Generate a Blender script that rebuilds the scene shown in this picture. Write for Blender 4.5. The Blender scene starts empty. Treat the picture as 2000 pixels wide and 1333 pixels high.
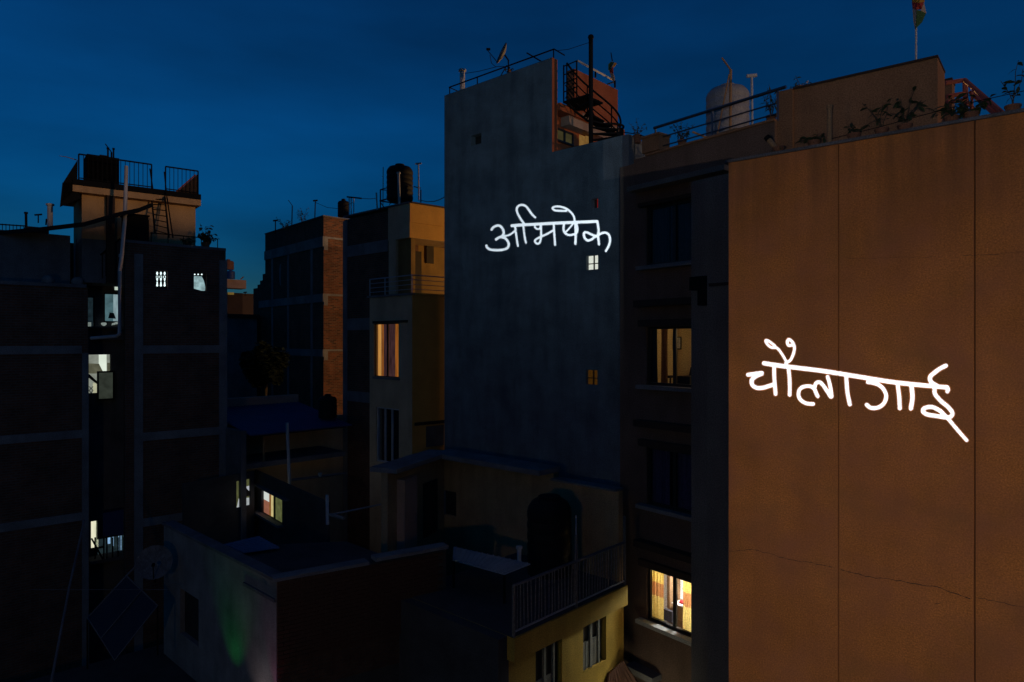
import bpy, math, random
import numpy as np
from mathutils import Vector, Matrix
random.seed(7)
S = bpy.context.scene
C = S.collection

# ------------------------------------------------------------------ camera
cam_d = bpy.data.cameras.new("camera"); cam = bpy.data.objects.new("camera", cam_d); C.objects.link(cam)
cam.location = (0, 0, 0); cam.rotation_euler = (math.radians(90), 0, 0)
cam_d.lens = 24; cam_d.sensor_width = 36; cam_d.clip_start = 0.05; cam_d.clip_end = 3000
S.camera = cam
# ------------------------------------------------------------------ world: dusk sky
W = bpy.data.worlds.new("World"); S.world = W; W.use_nodes = True
wn = W.node_tree.nodes; wl = W.node_tree.links
bg = wn["Background"]
SUN_EL, SUN_AZ_DIR = math.radians(2.6), Vector((0.736, -0.677))
sky = wn.new("ShaderNodeTexSky"); sky.sky_type = 'NISHITA'; sky.sun_disc = False
sky.sun_elevation = math.radians(1.5)
sky.sun_rotation = math.atan2(SUN_AZ_DIR.x, SUN_AZ_DIR.y)
sky.altitude = 1400; sky.air_density = 1.0; sky.dust_density = 0.3; sky.ozone_density = 6.0
SKY_TINT = (1.3, 1.74, 1.42, 1)
SKY_STRENGTH = 0.09
tint = wn.new("ShaderNodeMix"); tint.data_type = 'RGBA'; tint.blend_type = 'MULTIPLY'
tint.inputs["Factor"].default_value = 1.0
tint.inputs[7].default_value = SKY_TINT
wl.new(sky.outputs[0], tint.inputs[6])
# thin evening cloud veil: slow noise over the whole sky
tc = wn.new("ShaderNodeTexCoord"); mp = wn.new("ShaderNodeMapping"); mp.inputs["Scale"].default_value = (1.2, 1.2, 4.5)
nz = wn.new("ShaderNodeTexNoise"); nz.inputs["Scale"].default_value = 1.6; nz.inputs["Detail"].default_value = 5; nz.inputs["Roughness"].default_value = 0.5
rp = wn.new("ShaderNodeMapRange"); rp.inputs["From Min"].default_value = 0.35; rp.inputs["From Max"].default_value = 0.7
rp.inputs["To Min"].default_value = 1.12; rp.inputs["To Max"].default_value = 0.66
mul = wn.new("ShaderNodeMix"); mul.data_type = 'RGBA'; mul.blend_type = 'MULTIPLY'; mul.inputs["Factor"].default_value = 1.0
wl.new(tc.outputs["Generated"], mp.inputs[0]); wl.new(mp.outputs[0], nz.inputs["Vector"]); wl.new(nz.outputs[0], rp.inputs["Value"])
wl.new(tint.outputs[2], mul.inputs[6]); wl.new(rp.outputs[0], mul.inputs[7]); wl.new(mul.outputs[2], bg.inputs[0])
bg.inputs[1].default_value = SKY_STRENGTH
# ------------------------------------------------------------------ sun: the last warm glow, almost level
sd = bpy.data.lights.new("evening_glow", 'SUN'); so = bpy.data.objects.new("evening_glow", sd); C.objects.link(so)
sd.energy = 0.55; sd.angle = math.radians(1.5); sd.color = (1.0, 0.60, 0.30)
dv = Vector((-SUN_AZ_DIR.x * math.cos(SUN_EL), -SUN_AZ_DIR.y * math.cos(SUN_EL), -math.sin(SUN_EL)))
so.rotation_euler = dv.to_track_quat('-Z', 'Y').to_euler()
# ------------------------------------------------------------------ exposure
S.view_settings.view_transform = 'Standard'; S.view_settings.look = 'None'
S.view_settings.exposure = 0; S.view_settings.gamma = 1; S.view_settings.use_curve_mapping = False
S.render.engine = 'CYCLES'
S.cycles.use_denoising = True
S.cycles.max_bounces = 6; S.cycles.diffuse_bounces = 3; S.cycles.glossy_bounces = 3; S.cycles.transparent_max_bounces = 8
S.cycles.sample_clamp_indirect = 4.0
S.cycles.caustics_reflective = False; S.cycles.caustics_refractive = False

# ================================================================== helpers
F = 1333.0; CX = 1000.0; CY = 666.5
class Face:
    """an upright plane seen from the camera: u runs to the right, n points at the viewer"""
    def __init__(s, px0, Y0, vp, o=None, u=None):
        if o is None:
            d = Vector(((vp - CX) / F, 1.0))
            d.normalize()
            if vp < px0: d = -d
            s.u = d; s.o = Vector(((px0 - CX) / F * Y0, Y0))
        else:
            s.u = u; s.o = o
        s.n = Vector((s.u.y, -s.u.x))
    def off(s, d): return Face(0, 0, 0, s.o + s.n * d, s.u)
    def shift(s, t): return Face(0, 0, 0, s.o + s.u * t, s.u)
    def turn(s, t=0.0):
        """the face that goes back from this one at t, to the right of it"""
        return Face(0, 0, 0, s.o + s.u * t, -s.n)
    def t(s, px):
        k = (px - CX) / F
        return (k * s.o.y - s.o.x) / (s.u.x - k * s.u.y)
    def dep(s, px): return s.o.y + s.u.y * s.t(px)
    def z(s, px, py): return (CY - py) / F * s.dep(px)
    def tz(s, px, py): return s.t(px), s.z(px, py)
    def P(s, t, z, d=0.0):
        q = s.o + s.u * t + s.n * d
        return Vector((q.x, q.y, z))
    def at(s, px, py, d=0.0):
        g = s.off(d) if d else s
        return g.P(g.t(px), g.z(px, py))
def pt(px, py, Y): return Vector(((px - CX) / F * Y, Y, (CY - py) / F * Y))

class MB:
    def __init__(s): s.v = []; s.f = []
    def hexa(s, p):
        b = len(s.v); s.v += [Vector(q) for q in p]
        for q in ((0,3,2,1),(4,5,6,7),(0,1,5,4),(1,2,6,5),(2,3,7,6),(3,0,4,7)): s.f.append(tuple(b+i for i in q))
        return s
    def box(s, fc, t0, t1, z0, z1, d0, d1):
        P = fc.P
        return s.hexa([P(t0,z0,d0),P(t1,z0,d0),P(t1,z0,d1),P(t0,z0,d1),P(t0,z1,d0),P(t1,z1,d0),P(t1,z1,d1),P(t0,z1,d1)][::1])
    def prism(s, fc, pts, d0, d1):
        b = len(s.v); n = len(pts)
        s.v += [fc.P(t, z, d1) for t, z in pts] + [fc.P(t, z, d0) for t, z in pts]
        s.f.append(tuple(range(b, b+n))); s.f.append(tuple(range(b+2*n-1, b+n-1, -1)))
        for i in range(n):
            j = (i+1) % n; s.f.append((b+i, b+n+i, b+n+j, b+j))
        return s
    def slab(s, pts, th):
        b = len(s.v); n = len(pts)
        s.v += [Vector(p) for p in pts] + [Vector(p) - Vector((0,0,th)) for p in pts]
        s.f.append(tuple(range(b, b+n))); s.f.append(tuple(range(b+2*n-1, b+n-1, -1)))
        for i in range(n):
            j = (i+1) % n; s.f.append((b+i, b+n+i, b+n+j, b+j))
        return s
    def tube(s, pts, r, k=8, r1=None):
        pts = [Vector(p) for p in pts]; n = len(pts); b = len(s.v)
        for i, p in enumerate(pts):
            a = pts[max(i-1, 0)]; c = pts[min(i+1, n-1)]; d = (c-a).normalized()
            x = d.cross(Vector((0,0,1)))
            if x.length < 1e-3: x = d.cross(Vector((0,1,0)))
            x.normalize(); y = x.cross(d)
            rr = r if r1 is None else r + (r1-r)*i/max(n-1,1)
            for j in range(k):
                an = 2*math.pi*j/k; s.v.append(p + x*math.cos(an)*rr + y*math.sin(an)*rr)
        for i in range(n-1):
            for j in range(k):
                q = (j+1) % k; s.f.append((b+i*k+j, b+i*k+q, b+(i+1)*k+q, b+(i+1)*k+j))
        s.f.append(tuple(b+j for j in range(k-1,-1,-1))); s.f.append(tuple(b+(n-1)*k+j for j in range(k)))
        return s
    def lathe(s, c, prof, k=28):
        c = Vector(c); b = len(s.v); n = len(prof)
        for r, z in prof:
            for j in range(k):
                an = 2*math.pi*j/k; s.v.append(c + Vector((r*math.cos(an), r*math.sin(an), z)))
        for i in range(n-1):
            for j in range(k):
                q = (j+1)%k; s.f.append((b+i*k+j, b+i*k+q, b+(i+1)*k+q, b+(i+1)*k+j))
        s.f.append(tuple(b+j for j in range(k-1,-1,-1))); s.f.append(tuple(b+(n-1)*k+j for j in range(k)))
        return s
    def quad(s, *p):
        b = len(s.v); s.v += [Vector(q) for q in p]; s.f.append(tuple(range(b, b+len(p)))); return s

def holes(fc, t0, t1, z0, z1, d0, d1, hs):
    """a wall with rectangular openings"""
    m = MB()
    ts = sorted({t0, t1, *[h[0] for h in hs], *[h[1] for h in hs]}); zs = sorted({z0, z1, *[h[2] for h in hs], *[h[3] for h in hs]})
    ts = [t for t in ts if t0 <= t <= t1]; zs = [z for z in zs if z0 <= z <= z1]
    for a, b in zip(ts, ts[1:]):
        run = None
        for c, d in zip(zs, zs[1:]):
            tm, zm = (a+b)/2, (c+d)/2
            inside = any(h[0] < tm < h[1] and h[2] < zm < h[3] for h in hs)
            if inside:
                if run: m.box(fc, a, b, run[0], run[1], d0, d1); run = None
            else: run = (run[0], d) if run else (c, d)
        if run: m.box(fc, a, b, run[0], run[1], d0, d1)
    return m

BASE = {}
def mesh_of(name, mb, mat, base=Vector((0,0,0)), smooth=False):
    me = bpy.data.meshes.new(name)
    vs = [tuple(v - base) for v in mb.v]
    me.from_pydata(vs, [], mb.f)
    me.update()
    uv = me.uv_layers.new(name="UVMap").data
    for p in me.polygons:
        n = p.normal
        if abs(n.z) > 0.75:
            for li in p.loop_indices:
                w = mb.v[me.loops[li].vertex_index]; uv[li].uv = (w.x, w.y)
        else:
            tx, ty = -n.y, n.x; L = math.hypot(tx, ty) or 1
            for li in p.loop_indices:
                w = mb.v[me.loops[li].vertex_index]; uv[li].uv = ((w.x*tx + w.y*ty)/L, w.z)
    if smooth:
        for p in me.polygons: p.use_smooth = True
        try: me.set_sharp_from_angle(angle=math.radians(40))
        except Exception: pass
    if mat: me.materials.append(mat)
    return me
def tag(o, label=None, cat=None, group=None, kind=None):
    if label: o["label"] = label
    if cat: o["category"] = cat
    if group: o["group"] = group
    if kind: o["kind"] = kind
    return o
def thing(name, label, cat, loc, group=None):
    o = bpy.data.objects.new(name, None); C.objects.link(o); o.location = loc; o.empty_display_size = 0.2
    tag(o, label, cat, group); BASE[o.name] = Vector(loc); return o
def part(name, mb, mat, parent, smooth=False, label=None, kind=None):
    base = BASE[parent.name]
    o = bpy.data.objects.new(name, mesh_of(name, mb, mat, base, smooth)); C.objects.link(o); o.parent = parent
    BASE[o.name] = base
    if label: o["label"] = label
    if kind: o["kind"] = kind
    return o
def inst(name, me, parent, loc, rot=(0,0,0), scale=(1,1,1)):
    o = bpy.data.objects.new(name, me); C.objects.link(o); o.parent = parent
    o.location = Vector(loc) - BASE[parent.name]; o.rotation_euler = rot; o.scale = scale
    return o
def solo(name, mb, mat, label, cat, group=None, smooth=False, kind=None):
    base = Vector((sum(v.x for v in mb.v)/len(mb.v), sum(v.y for v in mb.v)/len(mb.v), min(v.z for v in mb.v)))
    o = bpy.data.objects.new(name, mesh_of(name, mb, mat, base, smooth)); C.objects.link(o); o.location = base
    BASE[o.name] = base
    return tag(o, label, cat, group, kind)

# ------------------------------------------------------------------ materials
def M(name, col, rough=0.85, var=0.25, scale=1.2, bump=0.15, bscale=40, metal=0.0, streak=0.0, trans=0.0, spec=0.3):
    m = bpy.data.materials.new(name); m.use_nodes = True
    n = m.node_tree.nodes; l = m.node_tree.links; b = n["Principled BSDF"]
    b.inputs["Roughness"].default_value = rough; b.inputs["Metallic"].default_value = metal
    b.inputs["Specular IOR Level"].default_value = spec
    uv = n.new("ShaderNodeTexCoord")
    t1 = n.new("ShaderNodeTexNoise"); t1.inputs["Scale"].default_value = scale; t1.inputs["Detail"].default_value = 8; t1.inputs["Roughness"].default_value = 0.62
    l.new(uv.outputs["UV"], t1.inputs["Vector"])
    r = n.new("ShaderNodeMapRange"); r.inputs["From Min"].default_value = 0.3; r.inputs["From Max"].default_value = 0.72
    r.inputs["To Min"].default_value = 1 - var; r.inputs["To Max"].default_value = 1 + var*0.6
    l.new(t1.outputs[0], r.inputs["Value"])
    x = n.new("ShaderNodeMix"); x.data_type = 'RGBA'; x.blend_type = 'MULTIPLY'; x.inputs["Factor"].default_value = 1
    x.inputs[6].default_value = (*col, 1); l.new(r.outputs[0], x.inputs[7])
    out = x.outputs[2]
    if bump:
        for gs, gk in ((38, .30), (95, .22)):
            t5 = n.new("ShaderNodeTexNoise"); t5.inputs["Scale"].default_value = gs; t5.inputs["Detail"].default_value = 2; l.new(uv.outputs["UV"], t5.inputs["Vector"])
            r5 = n.new("ShaderNodeMapRange"); r5.inputs["From Min"].default_value = .3; r5.inputs["From Max"].default_value = .7; r5.inputs["To Min"].default_value = 1-gk; r5.inputs["To Max"].default_value = 1+gk; l.new(t5.outputs[0], r5.inputs["Value"])
            x5 = n.new("ShaderNodeMix"); x5.data_type = 'RGBA'; x5.blend_type = 'MULTIPLY'; x5.inputs["Factor"].default_value = 1; l.new(out, x5.inputs[6]); l.new(r5.outputs[0], x5.inputs[7]); out = x5.outputs[2]
    if streak:
        mp = n.new("ShaderNodeMapping"); mp.inputs["Scale"].default_value = (1.0, 0.16, 1)
        l.new(uv.outputs["UV"], mp.inputs[0])
        t2 = n.new("ShaderNodeTexNoise"); t2.inputs["Scale"].default_value = 2.2; t2.inputs["Detail"].default_value = 7; t2.inputs["Roughness"].default_value = 0.6
        l.new(mp.outputs[0], t2.inputs["Vector"])
        r2 = n.new("ShaderNodeMapRange"); r2.inputs["From Min"].default_value = 0.42; r2.inputs["From Max"].default_value = 0.72
        r2.inputs["To Min"].default_value = 1.0; r2.inputs["To Max"].default_value = 1 - streak
        l.new(t2.outputs[0], r2.inputs["Value"])
        y = n.new("ShaderNodeMix"); y.data_type = 'RGBA'; y.blend_type = 'MULTIPLY'; y.inputs["Factor"].default_value = 1
        l.new(out, y.inputs[6]); l.new(r2.outputs[0], y.inputs[7]); out = y.outputs[2]
    l.new(out, b.inputs["Base Color"])
    if bump:
        t3 = n.new("ShaderNodeTexNoise"); t3.inputs["Scale"].default_value = bscale; t3.inputs["Detail"].default_value = 4
        l.new(uv.outputs["UV"], t3.inputs["Vector"])
        bp = n.new("ShaderNodeBump"); bp.inputs["Strength"].default_value = bump; bp.inputs["Distance"].default_value = 0.02
        l.new(t3.outputs[0], bp.inputs["Height"]); l.new(bp.outputs[0], b.inputs["Normal"])
    if trans:
        tr = n.new("ShaderNodeBsdfTranslucent"); l.new(out, tr.inputs[0])
        ms = n.new("ShaderNodeMixShader"); ms.inputs[0].default_value = trans
        o = n["Material Output"]; l.new(b.outputs[0], ms.inputs[1]); l.new(tr.outputs[0], ms.inputs[2]); l.new(ms.outputs[0], o.inputs[0])
    return m
def brickmat(name, c1, c2, mortar, sc=1.0, bump=0.6):
    m = bpy.data.materials.new(name); m.use_nodes = True
    n = m.node_tree.nodes; l = m.node_tree.links; b = n["Principled BSDF"]; b.inputs["Roughness"].default_value = 0.9
    b.inputs["Specular IOR Level"].default_value = 0.15
    uv = n.new("ShaderNodeTexCoord"); t = n.new("ShaderNodeTexBrick")
    t.inputs["Scale"].default_value = 1.0/sc; t.inputs["Brick Width"].default_value = 0.25; t.inputs["Row Height"].default_value = 0.085
    t.inputs["Mortar Size"].default_value = 0.012; t.inputs["Color1"].default_value = (*c1,1); t.inputs["Color2"].default_value = (*c2,1); t.inputs["Mortar"].default_value = (*mortar,1)
    l.new(uv.outputs["UV"], t.inputs["Vector"])
    nz = n.new("ShaderNodeTexNoise"); nz.inputs["Scale"].default_value = 1.3; nz.inputs["Detail"].default_value = 8; nz.inputs["Roughness"].default_value = 0.7
    l.new(uv.outputs["UV"], nz.inputs["Vector"])
    r = n.new("ShaderNodeMapRange"); r.inputs["From Min"].default_value = 0.3; r.inputs["From Max"].default_value = 0.7; r.inputs["To Min"].default_value = 0.55; r.inputs["To Max"].default_value = 1.2
    l.new(nz.outputs[0], r.inputs["Value"])
    x = n.new("ShaderNodeMix"); x.data_type = 'RGBA'; x.blend_type = 'MULTIPLY'; x.inputs["Factor"].default_value = 1
    l.new(t.outputs["Color"], x.inputs[6]); l.new(r.outputs[0], x.inputs[7]); l.new(x.outputs[2], b.inputs["Base Color"])
    bp = n.new("ShaderNodeBump"); bp.invert = True; bp.inputs["Strength"].default_value = bump; bp.inputs["Distance"].default_value = 0.015
    l.new(t.outputs["Fac"], bp.inputs["Height"]); l.new(bp.outputs[0], b.inputs["Normal"])
    return m
def glow(name, col, st=1.0, var=0.3, scale=6, hstripe=0.0):
    """emission in place of room light, on panes, curtains, walls and small things"""
    m = bpy.data.materials.new(name); m.use_nodes = True
    n = m.node_tree.nodes; l = m.node_tree.links
    for q in list(n):
        if q.type == 'BSDF_PRINCIPLED': n.remove(q)
    e = n.new("ShaderNodeEmission"); e.inputs[1].default_value = st
    uv = n.new("ShaderNodeTexCoord"); mp = n.new("ShaderNodeMapping")
    mp.inputs["Scale"].default_value = (1, 0.15 if hstripe else 1, 1); l.new(uv.outputs["UV"], mp.inputs[0])
    t = n.new("ShaderNodeTexNoise"); t.inputs["Scale"].default_value = scale; t.inputs["Detail"].default_value = 4; l.new(mp.outputs[0], t.inputs["Vector"])
    r = n.new("ShaderNodeMapRange"); r.inputs["From Min"].default_value = 0.3; r.inputs["From Max"].default_value = 0.7
    r.inputs["To Min"].default_value = 1-var; r.inputs["To Max"].default_value = 1+var; l.new(t.outputs[0], r.inputs["Value"])
    x = n.new("ShaderNodeMix"); x.data_type = 'RGBA'; x.blend_type = 'MULTIPLY'; x.inputs["Factor"].default_value = 1
    x.inputs[6].default_value = (*col,1); l.new(r.outputs[0], x.inputs[7]); l.new(x.outputs[2], e.inputs[0]); l.new(e.outputs[0], n["Material Output"].inputs[0])
    return m
def glassmat(name, tintc=(0.9,0.95,1), fac=0.85):
    m = bpy.data.materials.new(name); m.use_nodes = True
    n = m.node_tree.nodes; l = m.node_tree.links
    g = n.new("ShaderNodeBsdfGlossy"); g.inputs["Roughness"].default_value = 0.04
    t = n.new("ShaderNodeBsdfTransparent"); t.inputs[0].default_value = (*tintc,1)
    ms = n.new("ShaderNodeMixShader"); fr = n.new("ShaderNodeLayerWeight"); fr.inputs[0].default_value = 0.5
    pw = n.new("ShaderNodeMath"); pw.operation = 'POWER'; pw.inputs[1].default_value = 5; l.new(fr.outputs["Facing"], pw.inputs[0])
    mr = n.new("ShaderNodeMapRange"); mr.inputs["To Min"].default_value = 0.012; mr.inputs["To Max"].default_value = 0.6; l.new(pw.outputs[0], mr.inputs["Value"])
    l.new(mr.outputs[0], ms.inputs[0]); l.new(t.outputs[0], ms.inputs[1]); l.new(g.outputs[0], ms.inputs[2]); l.new(ms.outputs[0], n["Material Output"].inputs[0])
    return m

m_orange = M("orange_render", (0.60, 0.225, 0.062), 0.9, 0.26, 0.6, 0.28, 30, streak=0.14, spec=0.1)
def _orange_wear(m):
    n = m.node_tree.nodes; l = m.node_tree.links; b = n["Principled BSDF"]
    src = b.inputs["Base Color"].links[0].from_socket
    uv = n.new("ShaderNodeTexCoord")
    def noise(sc, sx, sy, lo, hi, det=7):
        mp = n.new("ShaderNodeMapping"); mp.inputs["Scale"].default_value = (sx, sy, 1); l.new(uv.outputs["UV"], mp.inputs[0])
        t = n.new("ShaderNodeTexNoise"); t.inputs["Scale"].default_value = sc; t.inputs["Detail"].default_value = det; t.inputs["Roughness"].default_value = .65; l.new(mp.outputs[0], t.inputs["Vector"])
        r = n.new("ShaderNodeMapRange"); r.inputs["From Min"].default_value = lo; r.inputs["From Max"].default_value = hi; l.new(t.outputs[0], r.inputs["Value"]); return r.outputs[0]
    def mix(fac, a, col, k):
        x = n.new("ShaderNodeMix"); x.data_type = 'RGBA'; x.inputs[7].default_value = (*col, 1)
        f = n.new("ShaderNodeMath"); f.operation = 'MULTIPLY'; f.inputs[1].default_value = k; l.new(fac, f.inputs[0]); l.new(f.outputs[0], x.inputs["Factor"]); l.new(a, x.inputs[6]); return x.outputs[2]
    o = mix(noise(.9, 1, 1, .40, .70), src, (.44, .168, .088), .7)          # plum-brown weathered areas
    o = mix(noise(.7, 1.0, 1.3, .50, .76), o, (.26, .14, .05), .45)             # olive damp patches
    sp = n.new("ShaderNodeSeparateXYZ"); l.new(uv.outputs["UV"], sp.inputs[0])
    tp = n.new("ShaderNodeMapRange"); tp.inputs["From Min"].default_value = 1.4; tp.inputs["From Max"].default_value = 3.5; l.new(sp.outputs["Y"], tp.inputs["Value"])
    ml = n.new("ShaderNodeMath"); ml.operation = 'MULTIPLY'; l.new(tp.outputs[0], ml.inputs[0]); l.new(noise(1.5, 2.2, .12, .40, .62), ml.inputs[1])
    o = mix(ml.outputs[0], o, (.16, .09, .04), .62)                             # rain streaks down from the coping
    g1_ = noise(60, 1, 1, .3, .7, 3); o = mix(g1_, o, (.28, .10, .035), .30)       # gritty grain
    l.new(o, b.inputs["Base Color"])
_orange_wear(m_orange)
m_groove = M("joint_shadow_gap", (0.13, 0.06, 0.03), 0.95)
m_brown = M("brown_paint", (0.15, 0.10, 0.075), 0.9, 0.25, 0.9, 0.15, 30, streak=0.2, spec=0.1)
m_brownroof = M("brown_roof_paint", (0.27, 0.145, 0.078), 0.9, 0.25, 0.9, 0.2, 24, streak=0.2, spec=0.1)
m_wing = M("grey_paint", (0.17, 0.155, 0.14), 0.9, 0.2, 0.8, 0.15, 30, streak=0.2, spec=0.1)
m_dark = M("blue_grey_plaster", (0.150, 0.176, 0.196), 0.92, 0.34, 1.1, 0.4, 30, streak=0.34, spec=0.08)
m_conc = M("concrete", (0.19, 0.19, 0.195), 0.9, 0.35, 1.1, 0.25, 22, streak=0.25, spec=0.15)
m_concd = M("weathered_concrete", (0.14, 0.14, 0.15), 0.92, 0.4, 1.0, 0.3, 18, streak=0.3, spec=0.1)
m_redwall = M("red_orange_paint", (0.38, 0.105, 0.045), 0.85, 0.2, 1.2, 0.15, 30, streak=0.15, spec=0.15)
m_pink = M("pale_render", (0.38, 0.26, 0.2), 0.9, 0.2, 1.5)
m_yellow = M("ochre_paint", (0.60, 0.34, 0.085), 0.85, 0.15, 1.2, 0.15, 30, streak=0.12, spec=0.15)
m_yellow2 = M("yellow_paint", (0.44, 0.29, 0.055), 0.85, 0.2, 1.0, 0.15, 30, streak=0.25, spec=0.15)
m_tan = M("tan_render", (0.48, 0.30, 0.15), 0.9, 0.2, 1.0, streak=0.2)
m_greyren = M("warm_grey_render", (0.50, 0.38, 0.24), 0.9, 0.2, 1.0, streak=0.2)
m_black = M("black_painted_steel", (0.008, 0.008, 0.009), 0.8, 0.2, 5, 0, spec=0.08)
m_frame = M("dark_window_frame", (0.02, 0.018, 0.018), 0.45, 0.2, 5, 0)
m_steel = M("galvanised_steel", (0.36, 0.38, 0.41), 0.5, 0.2, 6, 0, metal=0.35)
m_pvc = M("pale_plastic_pipe", (0.42, 0.42, 0.44), 0.5, 0.25, 3, 0)
m_tankb = M("black_plastic_tank", (0.011, 0.011, 0.012), 0.7, 0.2, 3, 0.05, 12, spec=0.15)
m_tankg = M("grey_plastic_tank", (0.26, 0.26, 0.28), 0.6, 0.25, 2, 0.05, 12)
m_tankr = M("rust_tank", (0.22, 0.09, 0.05), 0.7, 0.4, 3)
m_tankbl = M("blue_tank", (0.03, 0.07, 0.22), 0.5, 0.2, 3, 0)
m_red = M("red_oxide_steel", (0.30, 0.085, 0.06), 0.55, 0.25, 4, 0.05)
m_wood = M("bare_wood", (0.30, 0.18, 0.09), 0.8, 0.3, 3, 0.1)
m_leaf = M("leaf", (0.035, 0.06, 0.025), 0.6, 0.35, 4, 0, trans=0.15)
m_stem = M("stem", (0.07, 0.055, 0.035), 0.85, 0.2, 8, 0)
m_pot = M("clay_pot", (0.20, 0.09, 0.05), 0.85, 0.25, 6, 0.1)
m_sheet = M("corrugated_sheet", (0.34, 0.38, 0.42), 0.55, 0.25, 2, 0.05, 8, metal=0.2)
m_bluesheet = M("blue_roof_sheet", (0.03, 0.055, 0.17), 0.55, 0.3, 1.2, 0.05, 10)
m_brickA = brickmat("weathered_brick", (0.15, 0.065, 0.04), (0.10, 0.05, 0.034), (0.11, 0.09, 0.08))
m_brickE = brickmat("red_brick", (0.19, 0.07, 0.033), (0.07, 0.034, 0.023), (0.15, 0.11, 0.08))
m_brickP = M("brick", (0.10, 0.052, 0.034), 0.92, 0.45, 3.0, 0.4, 30, spec=0.1)
m_mortar = M("mortar", (0.06, 0.055, 0.05), 0.95, 0.3, 3, 0.3, 30)
m_lintel = M("dark_brown_trim", (0.045, 0.028, 0.02), 0.85, 0.2, 2)
m_sill = M("pale_stone_sill", (0.36, 0.37, 0.36), 0.7, 0.2, 3, 0.1)
m_roofdark = M("dark_roof_deck", (0.055, 0.055, 0.058), 0.95, 0.4, 1.0, 0.3, 14)
m_ground = M("lane_ground", (0.06, 0.055, 0.05), 0.95, 0.4, 0.4, 0.3, 6)
m_tile = M("clay_roof_tile", (0.16, 0.08, 0.055), 0.85, 0.35, 3, 0.2)
m_film = M("added_white_film", (0.84, 0.84, 0.84), 0.95, 0.06, 7, 0, 30, spec=0.0)  # white film added under the letters so the projected light reads bright
m_dim = M("dark_interior", (0.03, 0.026, 0.026), 0.9, 0.3, 2, 0)
m_glass = glassmat("window_glass")
m_glass.node_tree.nodes["Glossy BSDF"].inputs["Roughness"].default_value = 0.12
m_white = M("white_paint", (0.78, 0.78, 0.76), 0.8, 0.08, 2, 0.05)
m_plum = M("plum_curtain", (0.11, 0.085, 0.16), 0.9, 0.3, 4, 0.1, trans=0.3)
m_greydoor = M("grey_green_door_paint", (0.20, 0.20, 0.17), 0.75, 0.3, 3, 0.1)

# ================================================================== the writing, as strokes
W1 = dict(s=7.407, ox=940, oy=380, strokes=[
 (0, 23, [(442,455),(620,441),(800,432),(1240,410),(1672,392)]),
 (1, 19, [(150,510),(178,475),(235,452),(285,468),(318,520),(322,570),(298,608),(255,625),(213,652)]),
 (1, 19, [(300,620),(350,640),(388,690),(396,740),(370,782),(310,802),(230,808),(150,803),(102,785),(82,765),(75,742)]),
 (1, 15, [(335,605),(400,590),(450,560),(488,525)]),
 (1, 16, [(488,460),(505,590),(530,748)]),
 (2, 17, [(615,420),(560,340),(516,250),(520,190),(560,158),(612,157),(660,188),(700,245),(750,308),(782,335)]),
 (2, 15, [(608,450),(622,580),(645,702)]),
 (3, 14, [(775,450),(780,480),(808,502),(845,495),(862,450)]),
 (3, 16, [(862,440),(866,560),(862,640),(845,698),(815,716),(785,698),(778,668),(810,640),(870,610),(950,575),(1035,525)]),
 (3, 16, [(1048,430),(1055,560),(1068,732)]),
 (4, 17, [(1195,435),(1190,510),(1215,565),(1265,588),(1320,584),(1378,560),(1390,500),(1378,430)]),
 (4, 13, [(1325,430),(1265,500),(1225,545)]),
 (4, 18, [(1360,430),(1366,580),(1360,718)]),
 (4, 16, [(1228,240),(1150,240),(1065,232),(1030,204),(1060,180),(1130,178),(1220,203),(1290,255),(1338,320),(1352,400)]),
 (5, 18, [(1680,395),(1697,520),(1690,600),(1702,724)]),
 (5, 18, [(1690,598),(1640,620),(1590,655),(1545,668),(1510,650),(1485,600),(1490,555),(1530,552),(1590,580),(1650,602),(1700,588),(1750,560),(1810,558),(1850,598),(1862,660),(1845,740),(1803,820)]),
])
W2 = dict(s=4.2553, ox=1440, oy=640, strokes=[
 (0, 20, [(222,298),(400,324),(700,360),(1000,408),(1300,455),(1600,486),(1742,498)]), (0, 18, [(1742,498),(1752,515),(1745,532)]),
 (1, 19, [(90,393),(150,385),(203,378)]), (1, 19, [(203,385),(150,408),(120,440),(127,480),(165,502),(220,500),(305,472)]),
 (1, 17, [(305,325),(308,430),(318,553)]),
 (2, 17, [(425,335),(435,440),(435,560)]),
 (2, 12, [(408,285),(370,220),(330,172),(282,166),(247,137),(236,108),(262,114),(312,152)]),
 (2, 13.5, [(452,148),(424,148),(415,118),(430,100),(460,125),(475,170),(465,220),(440,272),(402,296)]),
 (3, 17, [(630,636),(570,630),(525,600),(508,560),(520,512),(560,490),(610,490),(640,512),(655,545),(668,572)]),
 (3, 17, [(640,505),(655,462),(690,458),(730,505),(765,560),(778,578)]), (3, 17, [(750,410),(770,480),(784,572)]),
 (4, 18, [(905,405),(915,540),(935,640)]),
 (5, 18, [(1085,455),(1115,458),(1180,480),(1225,530),(1236,585),(1210,640),(1160,668),(1110,668),(1075,643)]),
 (5, 18, [(1332,470),(1345,580),(1350,672)]),
 (6, 20, [(1446,480),(1455,580),(1442,672)]),
 (7, 19, [(1732,318),(1680,345),(1620,390),(1600,420),(1612,455),(1655,482)]),
 (7, 19, [(1640,495),(1642,550),(1690,610),(1750,660),(1786,708),(1776,738),(1740,748),(1650,735),(1570,720),(1542,692),(1562,668),(1620,662),(1680,690),(1730,738)]),
 (7, 16, [(1740,745),(1820,840),(1905,938)]),
])
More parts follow.
